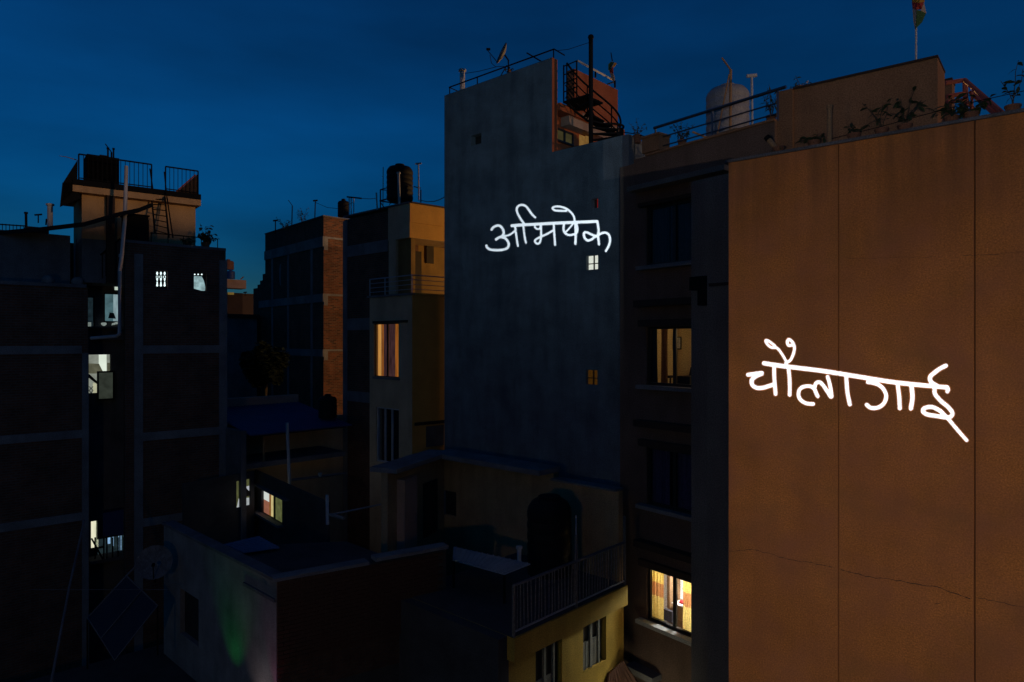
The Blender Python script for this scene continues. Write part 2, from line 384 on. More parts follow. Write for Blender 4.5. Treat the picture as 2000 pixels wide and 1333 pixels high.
def smooth_line(p, n=6):
    p = [np.array(q, float) for q in p]
    if len(p) < 3: return np.array(p)
    q = [2*p[0]-p[1]] + p + [2*p[-1]-p[-2]]; out = []
    for i in range(1, len(q)-2):
        for k in range(n):
            t = k/n; a, b, c, d = q[i-1], q[i], q[i+1], q[i+2]
            out.append(0.5*((2*b)+(c-a)*t+(2*a-5*b+4*c-d)*t*t+(3*b-a-3*c+d)*t**3))
    out.append(q[-2]); return np.array(out)
def field(Wd, x0, x1, y0, y1, step):
    xs = np.arange(x0, x1+step, step); ys = np.arange(y0, y1+step, step)
    X, Yg = np.meshgrid(xs, ys); best = np.full(X.shape, 1e9); who = np.zeros(X.shape, int)
    for g, r, pts in Wd["strokes"]:
        L = smooth_line(pts); L = L / Wd["s"] + np.array([Wd["ox"], Wd["oy"]]); r = 0.92 * r / Wd["s"]
        for a, b in zip(L[:-1], L[1:]):
            ab = b-a; q = np.clip(((X-a[0])*ab[0]+(Yg-a[1])*ab[1])/max(ab@ab, 1e-9), 0, 1)
            D = np.hypot(X-a[0]-q*ab[0], Yg-a[1]-q*ab[1]) - r
            m = D < best; best[m] = D[m]; who[m] = g
    return xs, ys, best, who
def march(xs, ys, D, iso, inside):
    """polygons of the cells where D < iso (inside) or D > iso"""
    sgn = 1 if inside else -1
    out = []
    V = (iso - D) * sgn
    ny, nx = D.shape
    for j in range(ny-1):
        run = None
        for i in range(nx-1):
            c = [(xs[i],ys[j],V[j,i]),(xs[i+1],ys[j],V[j,i+1]),(xs[i+1],ys[j+1],V[j+1,i+1]),(xs[i],ys[j+1],V[j+1,i])]
            pos = [q[2] > 0 for q in c]
            if all(pos): out.append((i, j, [q[:2] for q in c])); continue
            if not any(pos): continue
            poly = []
            for k in range(4):
                a, b = c[k], c[(k+1) % 4]
                if a[2] > 0: poly.append(a[:2])
                if (a[2] > 0) != (b[2] > 0):
                    t = a[2]/(a[2]-b[2]); poly.append((a[0]+(b[0]-a[0])*t, a[1]+(b[1]-a[1])*t))
            if len(poly) >= 3: out.append((i, j, poly))
    return out
def poly_mb(polys, fn):
    m = MB(); ix = {}
    for p in polys:
        f = []
        for q in p:
            k = (round(q[0], 3), round(q[1], 3))
            if k not in ix: ix[k] = len(m.v); m.v.append(fn(*q))
            if not f or f[-1] != ix[k]: f.append(ix[k])
        if len(f) > 2 and f[0] == f[-1]: f.pop()
        if len(set(f)) == len(f) and len(f) > 2: m.f.append(tuple(reversed(f)))
    return m
def word(Wd, fc, box, label, group):  # letter-shaped film added on the wall to catch the projected light
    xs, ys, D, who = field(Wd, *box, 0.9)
    g = thing("projected_word_film", label, "projected writing", fc.at((box[0]+box[1])/2, box[3], 0.006), group)
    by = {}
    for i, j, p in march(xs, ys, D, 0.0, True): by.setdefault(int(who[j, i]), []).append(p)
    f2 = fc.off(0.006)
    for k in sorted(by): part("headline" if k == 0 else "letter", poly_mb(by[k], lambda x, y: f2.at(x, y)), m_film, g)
def projector(Wd, fc, box, lamp, power, color, frame_quad, leak, dist, label, grad, extra=(), dil=0.35):
    """a slide projector out of frame: lamp, and a slide whose letters are clear and whose dark part leaks light, graded by height to light the walls"""
    lamp = Vector(lamp); ctr = fc.at((box[0]+box[1])/2, (box[2]+box[3])/2)
    ax = (ctr-lamp).normalized()
    def onto(p):
        r = p - lamp; return lamp + r * (dist / r.dot(ax))
    xs, ys, D, who = field(Wd, *box, 1.2)
    cells = march(xs, ys, D, dil, False)
    polys = [p for _, _, p in cells]
    fx0, fx1 = xs[0], xs[-1]; fy0, fy1 = ys[0], ys[-1]
    m = MB()
    sl = poly_mb(polys, lambda x, y: onto(fc.at(x, y)))
    (tl, tr, br, bl) = [onto(q) for q in frame_quad]
    i0, i1, i2, i3 = [onto(fc.at(*q)) for q in ((fx0,fy0),(fx1,fy0),(fx1,fy1),(fx0,fy1))]
    sl.quad(tl, tr, i1, i0); sl.quad(tr, br, i2, i1); sl.quad(br, bl, i3, i2); sl.quad(bl, tl, i0, i3)
    wing_quads = [[onto(q) for q in w] for w in extra]  # extra leaking panes added to light the brown parapet and roof
    for w in wing_quads: sl.quad(*w)
    ms = bpy.data.materials.new("slide_film"); ms.use_nodes = True; n = ms.node_tree.nodes; l = ms.node_tree.links
    for q in list(n):
        if q.type == 'BSDF_PRINCIPLED': n.remove(q)
    tr_ = n.new("ShaderNodeBsdfTransparent"); tr_.inputs[0].default_value = (*leak, 1)
    ge = n.new("ShaderNodeNewGeometry"); sx_ = n.new("ShaderNodeSeparateXYZ"); l.new(ge.outputs["Position"], sx_.inputs[0])
    mr = n.new("ShaderNodeMapRange"); mr.interpolation_type = 'SMOOTHSTEP'; l.new(sx_.outputs["Z"], mr.inputs["Value"])
    tm_ = fc.t((box[0]+box[1])/2)
    mr.inputs["From Min"].default_value = onto(fc.P(tm_, grad[0])).z; mr.inputs["From Max"].default_value = onto(fc.P(tm_, grad[2])).z
    mr.inputs["To Min"].default_value = grad[1]; mr.inputs["To Max"].default_value = grad[3]
    vm = n.new("ShaderNodeVectorMath"); vm.operation = 'SCALE'; vm.inputs[0].default_value = leak; l.new(mr.outputs[0], vm.inputs["Scale"]); l.new(vm.outputs[0], tr_.inputs[0]); l.new(tr_.outputs[0], n["Material Output"].inputs[0])
    pr = thing("projector", label, "projector", lamp)
    part("slide", sl, ms, pr)
    # opaque holder round the slide
    big = 1.7 * dist
    sx = ax.cross(Vector((0,0,1))).normalized(); sy = sx.cross(ax)
    oc = lamp + ax*dist
    o = [oc - sx*big + sy*big, oc + sx*big + sy*big, oc + sx*big - sy*big, oc - sx*big - sy*big]
    h = MB(); q = [tl, tr, br, bl]
    if extra:
        w0, w1, w2, w3 = wing_quads[0]
        q = [w0, tr, br, bl, w2, w3]; oo = [o[0], o[1], o[2], o[3], o[3], o[3]]
        h.quad(w0, tr, o[1], o[0]); h.quad(tr, br, o[2], o[1]); h.quad(br, bl, o[3], o[2]); h.quad(bl, w2, o[3]); h.quad(w2, w3, o[3]); h.quad(w3, w0, o[0], o[3])
    else:
        for k in range(4): h.quad(q[k], q[(k+1)%4], o[(k+1)%4], o[k])
    part("slide_holder", h, m_black, pr)
    hb = MB(); bk = [p - ax*(dist*1.25) for p in o]
    for k in range(4): hb.quad(o[k], o[(k+1)%4], bk[(k+1)%4], bk[k])
    hb.quad(*bk); part("housing", hb, m_black, pr)
    ld = bpy.data.lights.new("projector_lamp", 'SPOT'); lo = bpy.data.objects.new("projector_lamp", ld); C.objects.link(lo)
    ld.energy = power; ld.color = color; ld.shadow_soft_size = 0.0005; ld.spot_size = math.radians(104); ld.spot_blend = 0.3
    lo.location = lamp; lo.rotation_euler = ax.to_track_quat('-Z', 'Y').to_euler()
def lamp(name, loc, power, color, r=0.08):
    ld = bpy.data.lights.new(name, 'POINT'); lo = bpy.data.objects.new(name, ld); C.objects.link(lo)
    ld.energy = power; ld.color = color; ld.shadow_soft_size = r; lo.location = loc; return lo

# ================================================================== setting
GZ = -12.5
g = MB(); g.quad((-900,-900,GZ),(900,-900,GZ),(900,900,GZ),(-900,900,GZ))
go = solo("ground", g, m_ground, None, None, kind="structure")

def sp_(s_, o_, z): return Vector((s_*.736+o_*.677, -s_*.677+o_*.736, z))
nb = thing("unseen_sun_block", "long flat-roofed block added unseen behind the viewer to shade the lower walls", "building", sp_(20, 0, GZ))  # unseen mass added to keep the low sun off the lower walls
part("body", MB().hexa([sp_(a, b, z) for z in (GZ, 5.95) for a, b in ((16,-14),(24,-14),(24,14.2),(16,14.2))]), m_concd, nb)
part("parapet", MB().hexa([sp_(a, b, z) for z in (5.952, 6.1) for a, b in ((16,-14),(16.3,-14),(16.3,14.2),(16,14.2))]), m_conc, nb)
# ------------------------------------------------------------------ shared small builders
def rail_tube(name, fc, a, b, mat, parent, r=0.02, d=0.0):
    return part(name, MB().tube([fc.at(*a, d), fc.at(*b, d)], r), mat, parent)
def window(parent, fc, px0, px1, zt, zb, panes=2, dz=-0.16, frame=0.05, mat=m_frame, glass=m_glass, pane_name="pane", mull=None, name="window"):
    """sliding window: frame (outer frame with stiles) and panes set into the opening"""
    t0, t1 = px0, px1
    m = MB()
    m.box(fc, t0, t1, zt-frame, zt, dz-0.04, dz+0.04); m.box(fc, t0, t1, zb, zb+frame, dz-0.04, dz+0.05)
    m.box(fc, t0, t0+frame, zb+frame, zt-frame, dz-0.039, dz+0.039); m.box(fc, t1-frame, t1, zb+frame, zt-frame, dz-0.039, dz+0.039)
    f = part(name, m, mat, parent)
    w = (t1-t0-2*frame)/panes
    for i in range(panes):
        a = t0+frame+i*w; b = a+w
        if i: part("stile", MB().box(fc, a-frame*0.7, a+frame*0.7, zb+frame, zt-frame, dz-0.03, dz+0.03), mat, f)
        part(pane_name, MB().box(fc, a+(frame*0.7 if i else 0), b-(frame*0.7 if i < panes-1 else 0), zb+frame, zt-frame, dz-0.012, dz-0.006), glass, f)
    return f
LEAF = {}
def leaf_mesh(L, Wd, mat=m_leaf):
    k = (L, Wd)
    if k not in LEAF:
        m = MB(); xs = [0, .25, .55, .8, 1]; ws = [.08, .7, 1, .6, .05]
        for x, w in zip(xs, ws):
            zz = -0.35*x*x*L
            m.v += [Vector((x*L, -w*Wd/2, zz+0.12*w*Wd)), Vector((x*L, 0, zz)), Vector((x*L, w*Wd/2, zz+0.12*w*Wd))]
        for i in range(4):
            for j in range(2): m.f.append((i*3+j, i*3+3+j, i*3+4+j, i*3+1+j))
        LEAF[k] = mesh_of("leaf", m, mat)
    return LEAF[k]
def plant(label, base, h, spread, nbr, per, L, Wd, seed, pot=0.11, name="potted_plant", cat="potted plant", group=None, lean=(0,0)):
    rnd = random.Random(seed); base = Vector(base)
    p = thing(name, label, cat, base, group)
    z0 = 0
    if pot:
        part("pot", MB().lathe(base, [(pot*.7,0),(pot,.17),(pot*1.08,.17),(pot*1.08,.2),(pot*.92,.2),(pot*.9,.17)], 14), m_pot, p, True); z0 = 0.17
    me = leaf_mesh(L, Wd); st = MB()
    for b in range(nbr):
        an = 2*math.pi*(b+rnd.random()*0.7)/nbr; sp = spread*(0.35+0.65*rnd.random()); hh = h*(0.6+0.4*rnd.random())
        pts = [base+Vector((0,0,z0*0.9))]
        for k in range(1, 5):
            q = k/4; pts.append(base + Vector((math.cos(an)*sp*q**1.4+lean[0]*q, math.sin(an)*sp*q**1.4+lean[1]*q, z0+(hh-z0)*q)) + Vector((rnd.uniform(-1,1),rnd.uniform(-1,1),0))*0.02)
        st.tube(pts, 0.009, 5, 0.004)
        for i in range(per):
            q = 0.3+0.7*(i+rnd.random()*.6)/per; s = min(q*4, 3.999); k = int(s); w = pts[k].lerp(pts[k+1], s-k)
            inst("leaf", me, p, w, (rnd.uniform(-.7,.7), rnd.uniform(-.6,.7), rnd.uniform(0, 6.28)), (rnd.uniform(.7,1.25),)*3)
    part("stem", st, m_stem, p)
    return p
def tank(label, c, r, h, mat, group="water tanks on the roofs", lidr=0.35, ribs=6, name="water_tank"):
    c = Vector(c); t = thing(name, label, "water tank", c, group)
    prof = [(r*.97, 0)]
    for i in range(ribs):
        z = h*0.84*i/ribs; prof += [(r*.965, z+0.015), (r, z+h*0.84/ribs*0.3), (r, z+h*0.84/ribs*0.75), (r*.965, z+h*0.84/ribs)]
    prof += [(r*.95, h*.86), (r*.80, h*.93), (r*lidr*1.2, h*.965)]
    part("body", MB().lathe(c, prof), mat, t, True)
    part("lid", MB().lathe(c+Vector((0,0,h*.955)), [(r*lidr*1.15,0),(r*lidr*1.15,.03),(r*lidr,.035),(r*lidr,.085),(r*lidr*.7,.1)]), mat, t, True)
    return t

# ================================================================== ORANGE BUILDING (right)
OR = Face(1423, 13.5, -598)
tj1, tj2, tEnd = OR.t(1638), OR.t(1904), 7.6
zT = 3.52
ob = thing("orange_building", "tall plain orange-brown building wall with vertical joints and the larger glowing word", "building", OR.P(2, GZ))
for a, b in ((0, tj1-.006), (tj1+.006, tj2-.009), (tj2+.009, tEnd)):
    part("wall_panel", MB().box(OR, a, b, GZ, zT, -.10, 0), m_orange, ob)
part("core", MB().box(OR, 0.004, tEnd, GZ, zT-.006, -.92, -.103), m_groove, ob)
part("coping", MB().box(OR, -.05, tEnd, zT+.002, zT+.055, -.95, .045), m_concd, ob)
def crack(pts, w):
    m = MB(); rnd = random.Random(len(pts)); L = []
    for (a, b), (c, d) in zip(pts, pts[1:]):
        for k in range(7): L.append((a+(c-a)*k/7+rnd.uniform(-.6,.6), b+(d-b)*k/7+rnd.uniform(-1.3,1.3)))
    L.append(pts[-1])
    for i in range(len(L)-1):
        (t0,z0),(t1,z1) = OR.tz(*L[i]), OR.tz(*L[i+1]); ww = w*rnd.uniform(.5,1.1)
        m.prism(OR, [(t0,z0-ww/2),(t1,z1-ww/2),(t1,z1+ww/2),(t0,z0+ww/2)], -.004, .0025)
    part("crack", m, m_groove, ob)
for a_, w_ in ((tj1, .006), (tj2, .009)):
    part("joint_bead", MB().tube([OR.P(a_-w_-.008, GZ, -.002), OR.P(a_-w_-.008, zT, -.002)], .009, 6), m_orange, ob, True)
crack([(1655,506),(1700,505),(1760,503),(1828,502)], .005)
crack([(1880,500),(1930,498),(2005,492)], .008)
crack([(1826,1180),(1840,1178)], .012)
crack([(1424,1076),(1475,1074),(1530,1090),(1580,1099),(1625,1108)], .012)
crack([(1642,1112),(1690,1126),(1760,1135),(1830,1147),(1895,1170)], .016)
crack([(1910,1168),(1960,1178),(2040,1196)], .010)

word(W2, OR, (1446, 1898, 652, 872), "largest handwritten word of projected light on an added white film, sloping down across the orange wall", "handwritten words of light on the walls")
projector(W2, OR, (1446, 1898, 652, 872), (-2.6, -5.0, -1.5), 23500, (1, .97, 1),
          [OR.P(0.0, zT+2.3), OR.P(tEnd, zT+2.3), OR.P(tEnd, -9.5), OR.P(0.0, -9.5)], (.086, .080, .074), 0.5, "black slide projector out of frame aimed at the orange wall", (-1.5, 1.0, 3.6, .62), [[OR.P(-3.2, zT+2.3), OR.P(0, zT+2.3), OR.P(0, zT+.1), OR.P(-3.2, zT+.1)]])

# things on the orange roof edge
OE = OR.off(-.45)
def roof_spot(px, d=-.45): g_ = OR.off(d); return g_.P(g_.t(px), zT+.06)
plant("leafy potted plant with big leaves alone at the right end of the orange roof", roof_spot(1978), 1.0, .28, 3, 6, .16, .07, 11, group="plants along the orange roof edge")
plant("dark drooping potted plant in front of the red stair rail", roof_spot(1898), .52, .42, 7, 7, .15, .07, 12, group="plants along the orange roof edge")
plant("low spreading potted plant at the foot of the brown block's right end", roof_spot(1858), .45, .4, 6, 6, .15, .06, 13, group="plants along the orange roof edge")
plant("bushy potted plant in front of the middle of the brown roof block", roof_spot(1768), .75, .36, 6, 7, .14, .06, 14, group="plants along the orange roof edge")
plant("thin arching potted plant just left of the bushy one on the orange roof", roof_spot(1722), .78, .38, 4, 6, .13, .05, 15, group="plants along the orange roof edge")
plant("low potted plant right of the bare pipe post on the orange roof", roof_spot(1668), .45, .3, 5, 6, .12, .05, 16, group="plants along the orange roof edge")
plant("low potted plant left of the bare pipe post on the orange roof", roof_spot(1590), .32, .36, 6, 6, .12, .05, 17, group="plants along the orange roof edge")
plant("small weedy tuft beside the tilted pipe stub", roof_spot(1520), .2, .2, 5, 6, .09, .03, 18, group="plants along the orange roof edge")
pp = thing("pipe_post", "upright capped pipe post standing at the orange roof edge", "post", roof_spot(1620))
g_ = OR.off(-.45); tp = g_.t(1620)
part("post", MB().tube([g_.P(tp, zT), g_.P(tp, g_.z(1620, 212))], .045, 10), m_wood, pp, True)
part("cap", MB().tube([g_.P(tp, g_.z(1620, 212)), g_.P(tp, g_.z(1620, 206))], .058, 10), m_wood, pp, True)
q0, q1 = g_.at(1516, 291), g_.at(1497, 268)
ps = thing("pipe_stub", "short tilted pipe stub lying on the orange roof edge", "pipe", q0)
part("tube", MB().tube([q0, q0.lerp(q1, .75)], .05, 10), m_wood, ps, True); part("collar", MB().tube([q0.lerp(q1, .75), q1], .062, 10), m_black, ps, True)
wl_ = [g_.at(1622, 272), g_.at(1720, 248), g_.at(1800, 226), g_.at(1900, 200), g_.at(2010, 176)]
solo("wire_line", MB().tube(wl_, .007, 5), m_black, "thin wire strung above the plants along the orange roof", "wire")

# ================================================================== BROWN BUILDING (middle right)
BR = Face(1300, 16.7, -50)
bb = thing("brown_building", "narrow dark brown building with stacked windows between the dark tower and orange wall", "building", BR.P(0, GZ))
tL, tR = BR.t(1238), BR.t(1513)
wz = [(3.37, 1.88), (.36, -1.10), (-2.64, -4.10), (-5.66, -7.0)]
wt0, wt1 = BR.t(1263), BR.t(1263)+1.62
part("front_wall", holes(BR, tL, tR, GZ, 4.65, -.25, 0, [(wt0, wt1, b, a) for a, b in wz]), m_brown, bb)
part("side_wall", MB().box(BR, tL, tL+.2, GZ, 4.2, -5.5, -.253), m_brown, bb)
part("back_wall", MB().box(BR, tL+.2, tR, GZ, 4.2, -5.5, -5.3), m_brown, bb)
part("inner_wall", MB().box(BR, wt1+.9, wt1+1.05, GZ, 3.9, -5.297, -.253), m_pink, bb)
for zf in (4.05, .95, -2.02, -5.02, -8.0):
    part("floor_slab", MB().box(BR, tL+.203, tR-.01, zf-.17, zf, -5.297, -.253), m_pink, bb)
part("parapet_coping", MB().box(BR, tL+.4, tR, 4.652, 4.70, -.29, .04), m_brownroof, bb)
part("eave", MB().box(BR, BR.t(1250), BR.t(1440), 3.72, 3.84, .002, .5), m_wing, bb)
part("eave_trim", MB().box(BR, BR.t(1250)+.02, BR.t(1440), 3.46, 3.717, .002, .16), m_brown, bb)
for i, (a, b) in enumerate(wz):
    part("lintel", MB().box(BR, wt0-.18, wt1+.1, a+.003, a+.17, .002, .13), m_lintel, bb)
    if i: part("window_hood", MB().box(BR, wt0-.22, wt1+.2, a+.50, a+.66, .002, .26), m_lintel, bb)
    part("sill", MB().box(BR, wt0-.2, wt1+.15, b-.10, b-.003, -.1, .20), m_sill if i == 3 else m_conc, bb)
    window(bb, BR, wt0, wt1, a, b, 2, -.10, .065)
# dark shaft left of the facade
part("pipe_shaft", MB().box(BR, BR.t(1211)-.02, tL-.003, GZ, 4.55, -.5, -.02), m_brown, bb)
# stepped wing that stands forward at the right
g1 = BR.off(.75); g2 = BR.off(1.05)
part("wing", MB().box(BR, g1.t(1350), g1.t(1440), GZ, 3.55, .003, .75), m_wing, bb)
part("wing", MB().box(BR, g2.t(1381), g2.t(1427), GZ, g2.z(1381, 386), .753, 1.05), m_wing, bb)
part("ledge", MB().box(BR, g2.t(1386), g2.t(1425), g2.z(1390, 560), g2.z(1390, 554), 1.053, 1.09), m_lintel, bb)
vb = thing("vent_box", "dark boxy vent outlet fixed to the grey wing beside the middle windows", "vent", g1.at(1365, 597))
g3 = BR.off(.95)
part("duct", MB().box(BR, g3.t(1362), g3.t(1379), g3.z(1365, 597), g3.z(1365, 567), .753, .95), m_black, vb)
part("hood", MB().box(BR, g3.t(1346), g3.t(1379), g3.z(1365, 566), g3.z(1365, 540), .753, .95), m_black, vb)
# lower hood at the bottom of the frame
part("window_hood", MB().box(BR, BR.t(1238), BR.t(1238)+.9, -8.35, -8.2, .002, .35), m_conc, bb)

# --- room 4 (bright) and room 2 (warm)
lamp("room_light", BR.P(wt0+.85, -5.45, -1.5), 330, (1, .93, .80), .15)
lamp("room_light", BR.P(wt0+1.9, .2, -.75), 24, (1, .66, .30), .12)
def curtain(label, fc, t0, t1, z0, z1, d, mat, seed, folds=4, amp=.03, group=None, pull=0.0):
    m = MB(); n = folds*8; rnd = random.Random(seed)
    ph = [rnd.uniform(0, 6) for _ in range(2)]
    rows = 8
    for j in range(rows+1):
        q = j/rows; z = z1+(z0-z1)*q
        for i in range(n+1):
            s = i/n; a = amp*math.sin(s*folds*6.283+ph[0])*(.6+.4*q)+.4*amp*math.sin(s*folds*2.3*6.283+ph[1])
            m.v.append(fc.P(t0+(t1-t0)*s*(1-pull*q)+.006*math.sin(q*5+s*9), z, d+a))
    for j in range(rows):
        for i in range(n): m.f.append((j*(n+1)+i, (j+1)*(n+1)+i, (j+1)*(n+1)+i+1, j*(n+1)+i+1))
    return solo("curtain", m, mat, label, "curtain", group, True)
def bandmat(name, cols, zs):
    """curtain cloth in bands of colour by height"""
    m = M(name, (1,1,1), .9, .12, 12, .1, 60, trans=.55)
    n = m.node_tree.nodes; l = m.node_tree.links
    uv = n.new("ShaderNodeTexCoord"); sp = n.new("ShaderNodeSeparateXYZ"); l.new(uv.outputs["UV"], sp.inputs[0])
    mr = n.new("ShaderNodeMapRange"); mr.inputs["From Min"].default_value = zs[0]; mr.inputs["From Max"].default_value = zs[-1]; l.new(sp.outputs["Y"], mr.inputs["Value"])
    cr = n.new("ShaderNodeValToRGB"); cr.color_ramp.interpolation = 'CONSTANT'; e = cr.color_ramp.elements
    while len(e) > 1: e.remove(e[-1])
    e[0].position = 0; e[0].color = (*cols[0], 1)
    for c, z in zip(cols[1:], zs[1:-1]):
        k = e.new((z-zs[0])/(zs[-1]-zs[0])); k.color = (*c, 1)
    l.new(mr.outputs[0], cr.inputs[0])
    mx = n["Mix"]; l.new(cr.outputs[0], mx.inputs[6])
    return m
for zc, zd_, mm_ in ((-7.99, -5.2, m_white), (-2.01, .77, M("warm_lining_paint", (.62,.48,.25), .85, .15, 2))): part("inner_wall", MB().box(BR, tL+.202, tL+.215, zc, zd_, -3.2, -.255), mm_, bb)
gi = BR.off(-.30)
m_band = bandmat("banded_curtain", [(.66,.50,.16),(.44,.20,.075),(.70,.50,.13)], [-7.2, -6.40, -6.06, -5.5])
gc = BR.off(-.17)
curtain("left yellow curtain with a brown band in the bright bottom window", BR, wt0-.05, gc.t(1297), -7.1, -5.6, -.175, m_band, 3, 4, .035, "yellow curtains in the bright window")
curtain("right yellow curtain with an orange-brown band in the bright bottom window", BR, gc.t(1332), wt1+.15, -7.1, -5.6, -.175, m_band, 5, 4, .035, "yellow curtains in the bright window")
part("inner_wall", MB().box(BR, tL+.21, wt1+.895, -7.99, -5.2, -2.4, -2.3), m_white, bb)
gr_ = BR.off(-.85)
ww = thing("wardrobe", "white wardrobe panel standing behind the gap in the yellow curtains", "wardrobe", gr_.at(1300, 1235))
part("panel", MB().box(BR, gr_.t(1291), gr_.t(1302), -7.99, -5.35, -1.3, -.85), m_white, ww)
part("edge", MB().box(BR, gr_.t(1302)+.003, gr_.t(1307), -7.99, -5.35, -1.3, -.87), m_wood, ww)
dk = thing("desk", "brown wooden cabinet cluttered on top inside the bright bottom window", "cabinet", gr_.at(1325, 1260))
ta, tb_ = gr_.t(1315), gr_.t(1330); zd = gr_.z(1322, 1182)
part("cabinet", MB().box(BR, ta, tb_+.25, -7.99, zd, -1.45, -.85), m_wood, dk); part("top", MB().box(BR, ta-.03, tb_+.28, zd+.002, zd+.03, -1.47, -.82), m_white, dk)
for k in range(3): part("drawer", MB().box(BR, ta+.03, tb_+.2, zd-.28-.3*k, zd-.04-.3*k, -.847, -.835), m_wood, dk)
mr_ = thing("mirror", "round-topped pale mirror on the cabinet in the bright window", "mirror", gr_.at(1323, 1178))
arc = [(ta+.02, zd+.035), (tb_-.01, zd+.035)] + [((ta+tb_)/2+(tb_-ta)/2*.9*math.cos(a), zd+.28+.14*math.sin(a)) for a in [k*math.pi/8 for k in range(9)]]
part("plate", MB().prism(BR, arc, -1.27, -1.24), m_white, mr_); part("rim", MB().tube([BR.P(t, z, -1.23) for t, z in arc], .012, 6), m_wood, mr_)
solo("cloth_pile", MB().lathe(BR.P(ta+.16, zd+.033, -1.0), [(.07,0),(.075,.03),(.05,.06),(.02,.07)], 10), M("red_cloth", (.5,.04,.05)), "small red and white cloth heap on the cabinet top", "cloth", smooth=True)
g5 = BR.off(-.55)
ch = thing("chair", "dark padded chair back seen between the yellow curtains", "chair", g5.at(1302, 1240))
m_navy = M("dark_navy_fabric", (.035,.035,.05))
part("backrest", MB().box(BR, g5.t(1295.5), g5.t(1312), g5.z(1302, 1213), g5.z(1302, 1192), -.65, -.55), m_navy, ch)
part("seat", MB().box(BR, g5.t(1294), g5.t(1314), g5.z(1302, 1222), g5.z(1302, 1215), -.54, -.25), M("lilac_cloth", (.5,.5,.72)), ch)
for k in (0, 1): part("leg", MB().box(BR, g5.t(1297+14*k), g5.t(1299+14*k), -7.99, g5.z(1302, 1222)-.002, -.6, -.56), m_black, ch)
shm = thing("shelf", "tall narrow shelf with coloured folded clothes behind the window stile", "shelf", gr_.at(1318, 1160))
part("frame", MB().box(BR, gr_.t(1313), gr_.t(1314.5), zd+.6, -5.3, -1.6, -1.3).box(BR, gr_.t(1323), gr_.t(1324.5), zd+.6, -5.3, -1.6, -1.3), m_wood, shm)
for k, c in enumerate(((.04,.12,.14),(.05,.16,.30),(.12,.2,.12))):
    part("folded_cloth", MB().box(BR, gr_.t(1315), gr_.t(1322.5), zd+.62+.22*k, zd+.80+.22*k, -1.6, -1.33), M("cloth_%s" % "abc"[k], c), shm)

# room 2
m_dcurt = M("dark_curtain", (.03,.025,.03), .9, .2, 8, .1)
m_bcurt = M("brown_curtain", (.22,.11,.05), .9, .2, 8, .1, trans=.5)
curtain("dark drawn-back curtain at the left of the dim amber-lit window", BR, wt0-.02, gc.t(1284), -1.2, .45, -.165, m_dcurt, 8, 3, .03, "curtains of the amber window", pull=-.12)
curtain("thin brown curtain strip in front of the amber room wall", BR, gc.t(1292), gc.t(1304), -1.2, .45, -.175, m_bcurt, 9, 2, .03, "curtains of the amber window")
part("inner_wall", MB().box(BR, tL+.21, wt1+.895, -2.01, .75, -1.4, -1.3), M("warm_wall_paint", (.62,.48,.25), .85, .15, 2), bb)
g6 = BR.off(-1.29)
pf = thing("picture_frame", "framed picture of figures hanging on the amber room wall", "picture", g6.at(1323, 683))
part("frame", MB().box(BR, g6.t(1315), g6.t(1331), g6.z(1323, 683), g6.z(1323, 658), -1.295, -1.27), m_frame, pf)
part("print", MB().box(BR, g6.t(1316.5), g6.t(1323), g6.z(1323, 681), g6.z(1323, 660), -1.268, -1.264).box(BR, g6.t(1324), g6.t(1329.5), g6.z(1323, 681), g6.z(1323, 660), -1.268, -1.264), M("pale_print", (.75,.78,.8), .7, .5, 16), pf)
g7 = BR.off(-.7)
sf = thing("armchair", "dark silhouette of an upholstered armchair low in the amber window", "armchair", g7.at(1335, 760))
zs0 = -2.0
part("seat", MB().box(BR, g7.t(1322), g7.t(1352), zs0, g7.z(1335, 735), -1.2, -.6), m_dim, sf)
arc = [(g7.t(1326), g7.z(1335,735)), (g7.t(1350), g7.z(1335,735)), (g7.t(1350), g7.z(1335,716)), (g7.t(1336), g7.z(1335,714)), (g7.t(1329), g7.z(1335,719))]
part("backrest", MB().prism(BR, arc, -1.25, -1.1), m_dim, sf)
tb2 = thing("side_table", "dark low table with a small bottle inside the amber window", "table", g7.at(1320, 760))
part("top", MB().box(BR, g7.t(1309), g7.t(1321), g7.z(1318, 738), g7.z(1318, 734), -.75, -.45), m_dim, tb2)
for k in (0, 1): part("leg", MB().box(BR, g7.t(1310+9*k), g7.t(1311+9*k), zs0, g7.z(1318, 738)-.002, -.7, -.65), m_dim, tb2)
# window 3: plum curtains, window 1: dark
curtain("left plum-grey curtain of the unlit third window", BR, wt0+.02, gc.t(1310), -4.15, -2.65, -.16, m_plum, 21, 6, .02, "plum curtains of the third window")
curtain("right plum-grey curtain of the unlit third window", BR, gc.t(1317), wt1, -4.15, -2.65, -.16, m_plum, 22, 5, .02, "plum curtains of the third window")
curtain("dark curtain at the left of the topmost brown window", BR, wt0+.02, gc.t(1306), 1.85, 3.4, -.18, m_dcurt, 23, 5, .02, "dark curtains of the topmost window")
curtain("dark sheet added at the right of the topmost brown window to darken the room", BR, gc.t(1309), wt1, 1.85, 3.4, -.18, m_dcurt, 24, 5, .02, "dark curtains of the topmost window")  # sheet added so the room behind reads unlit

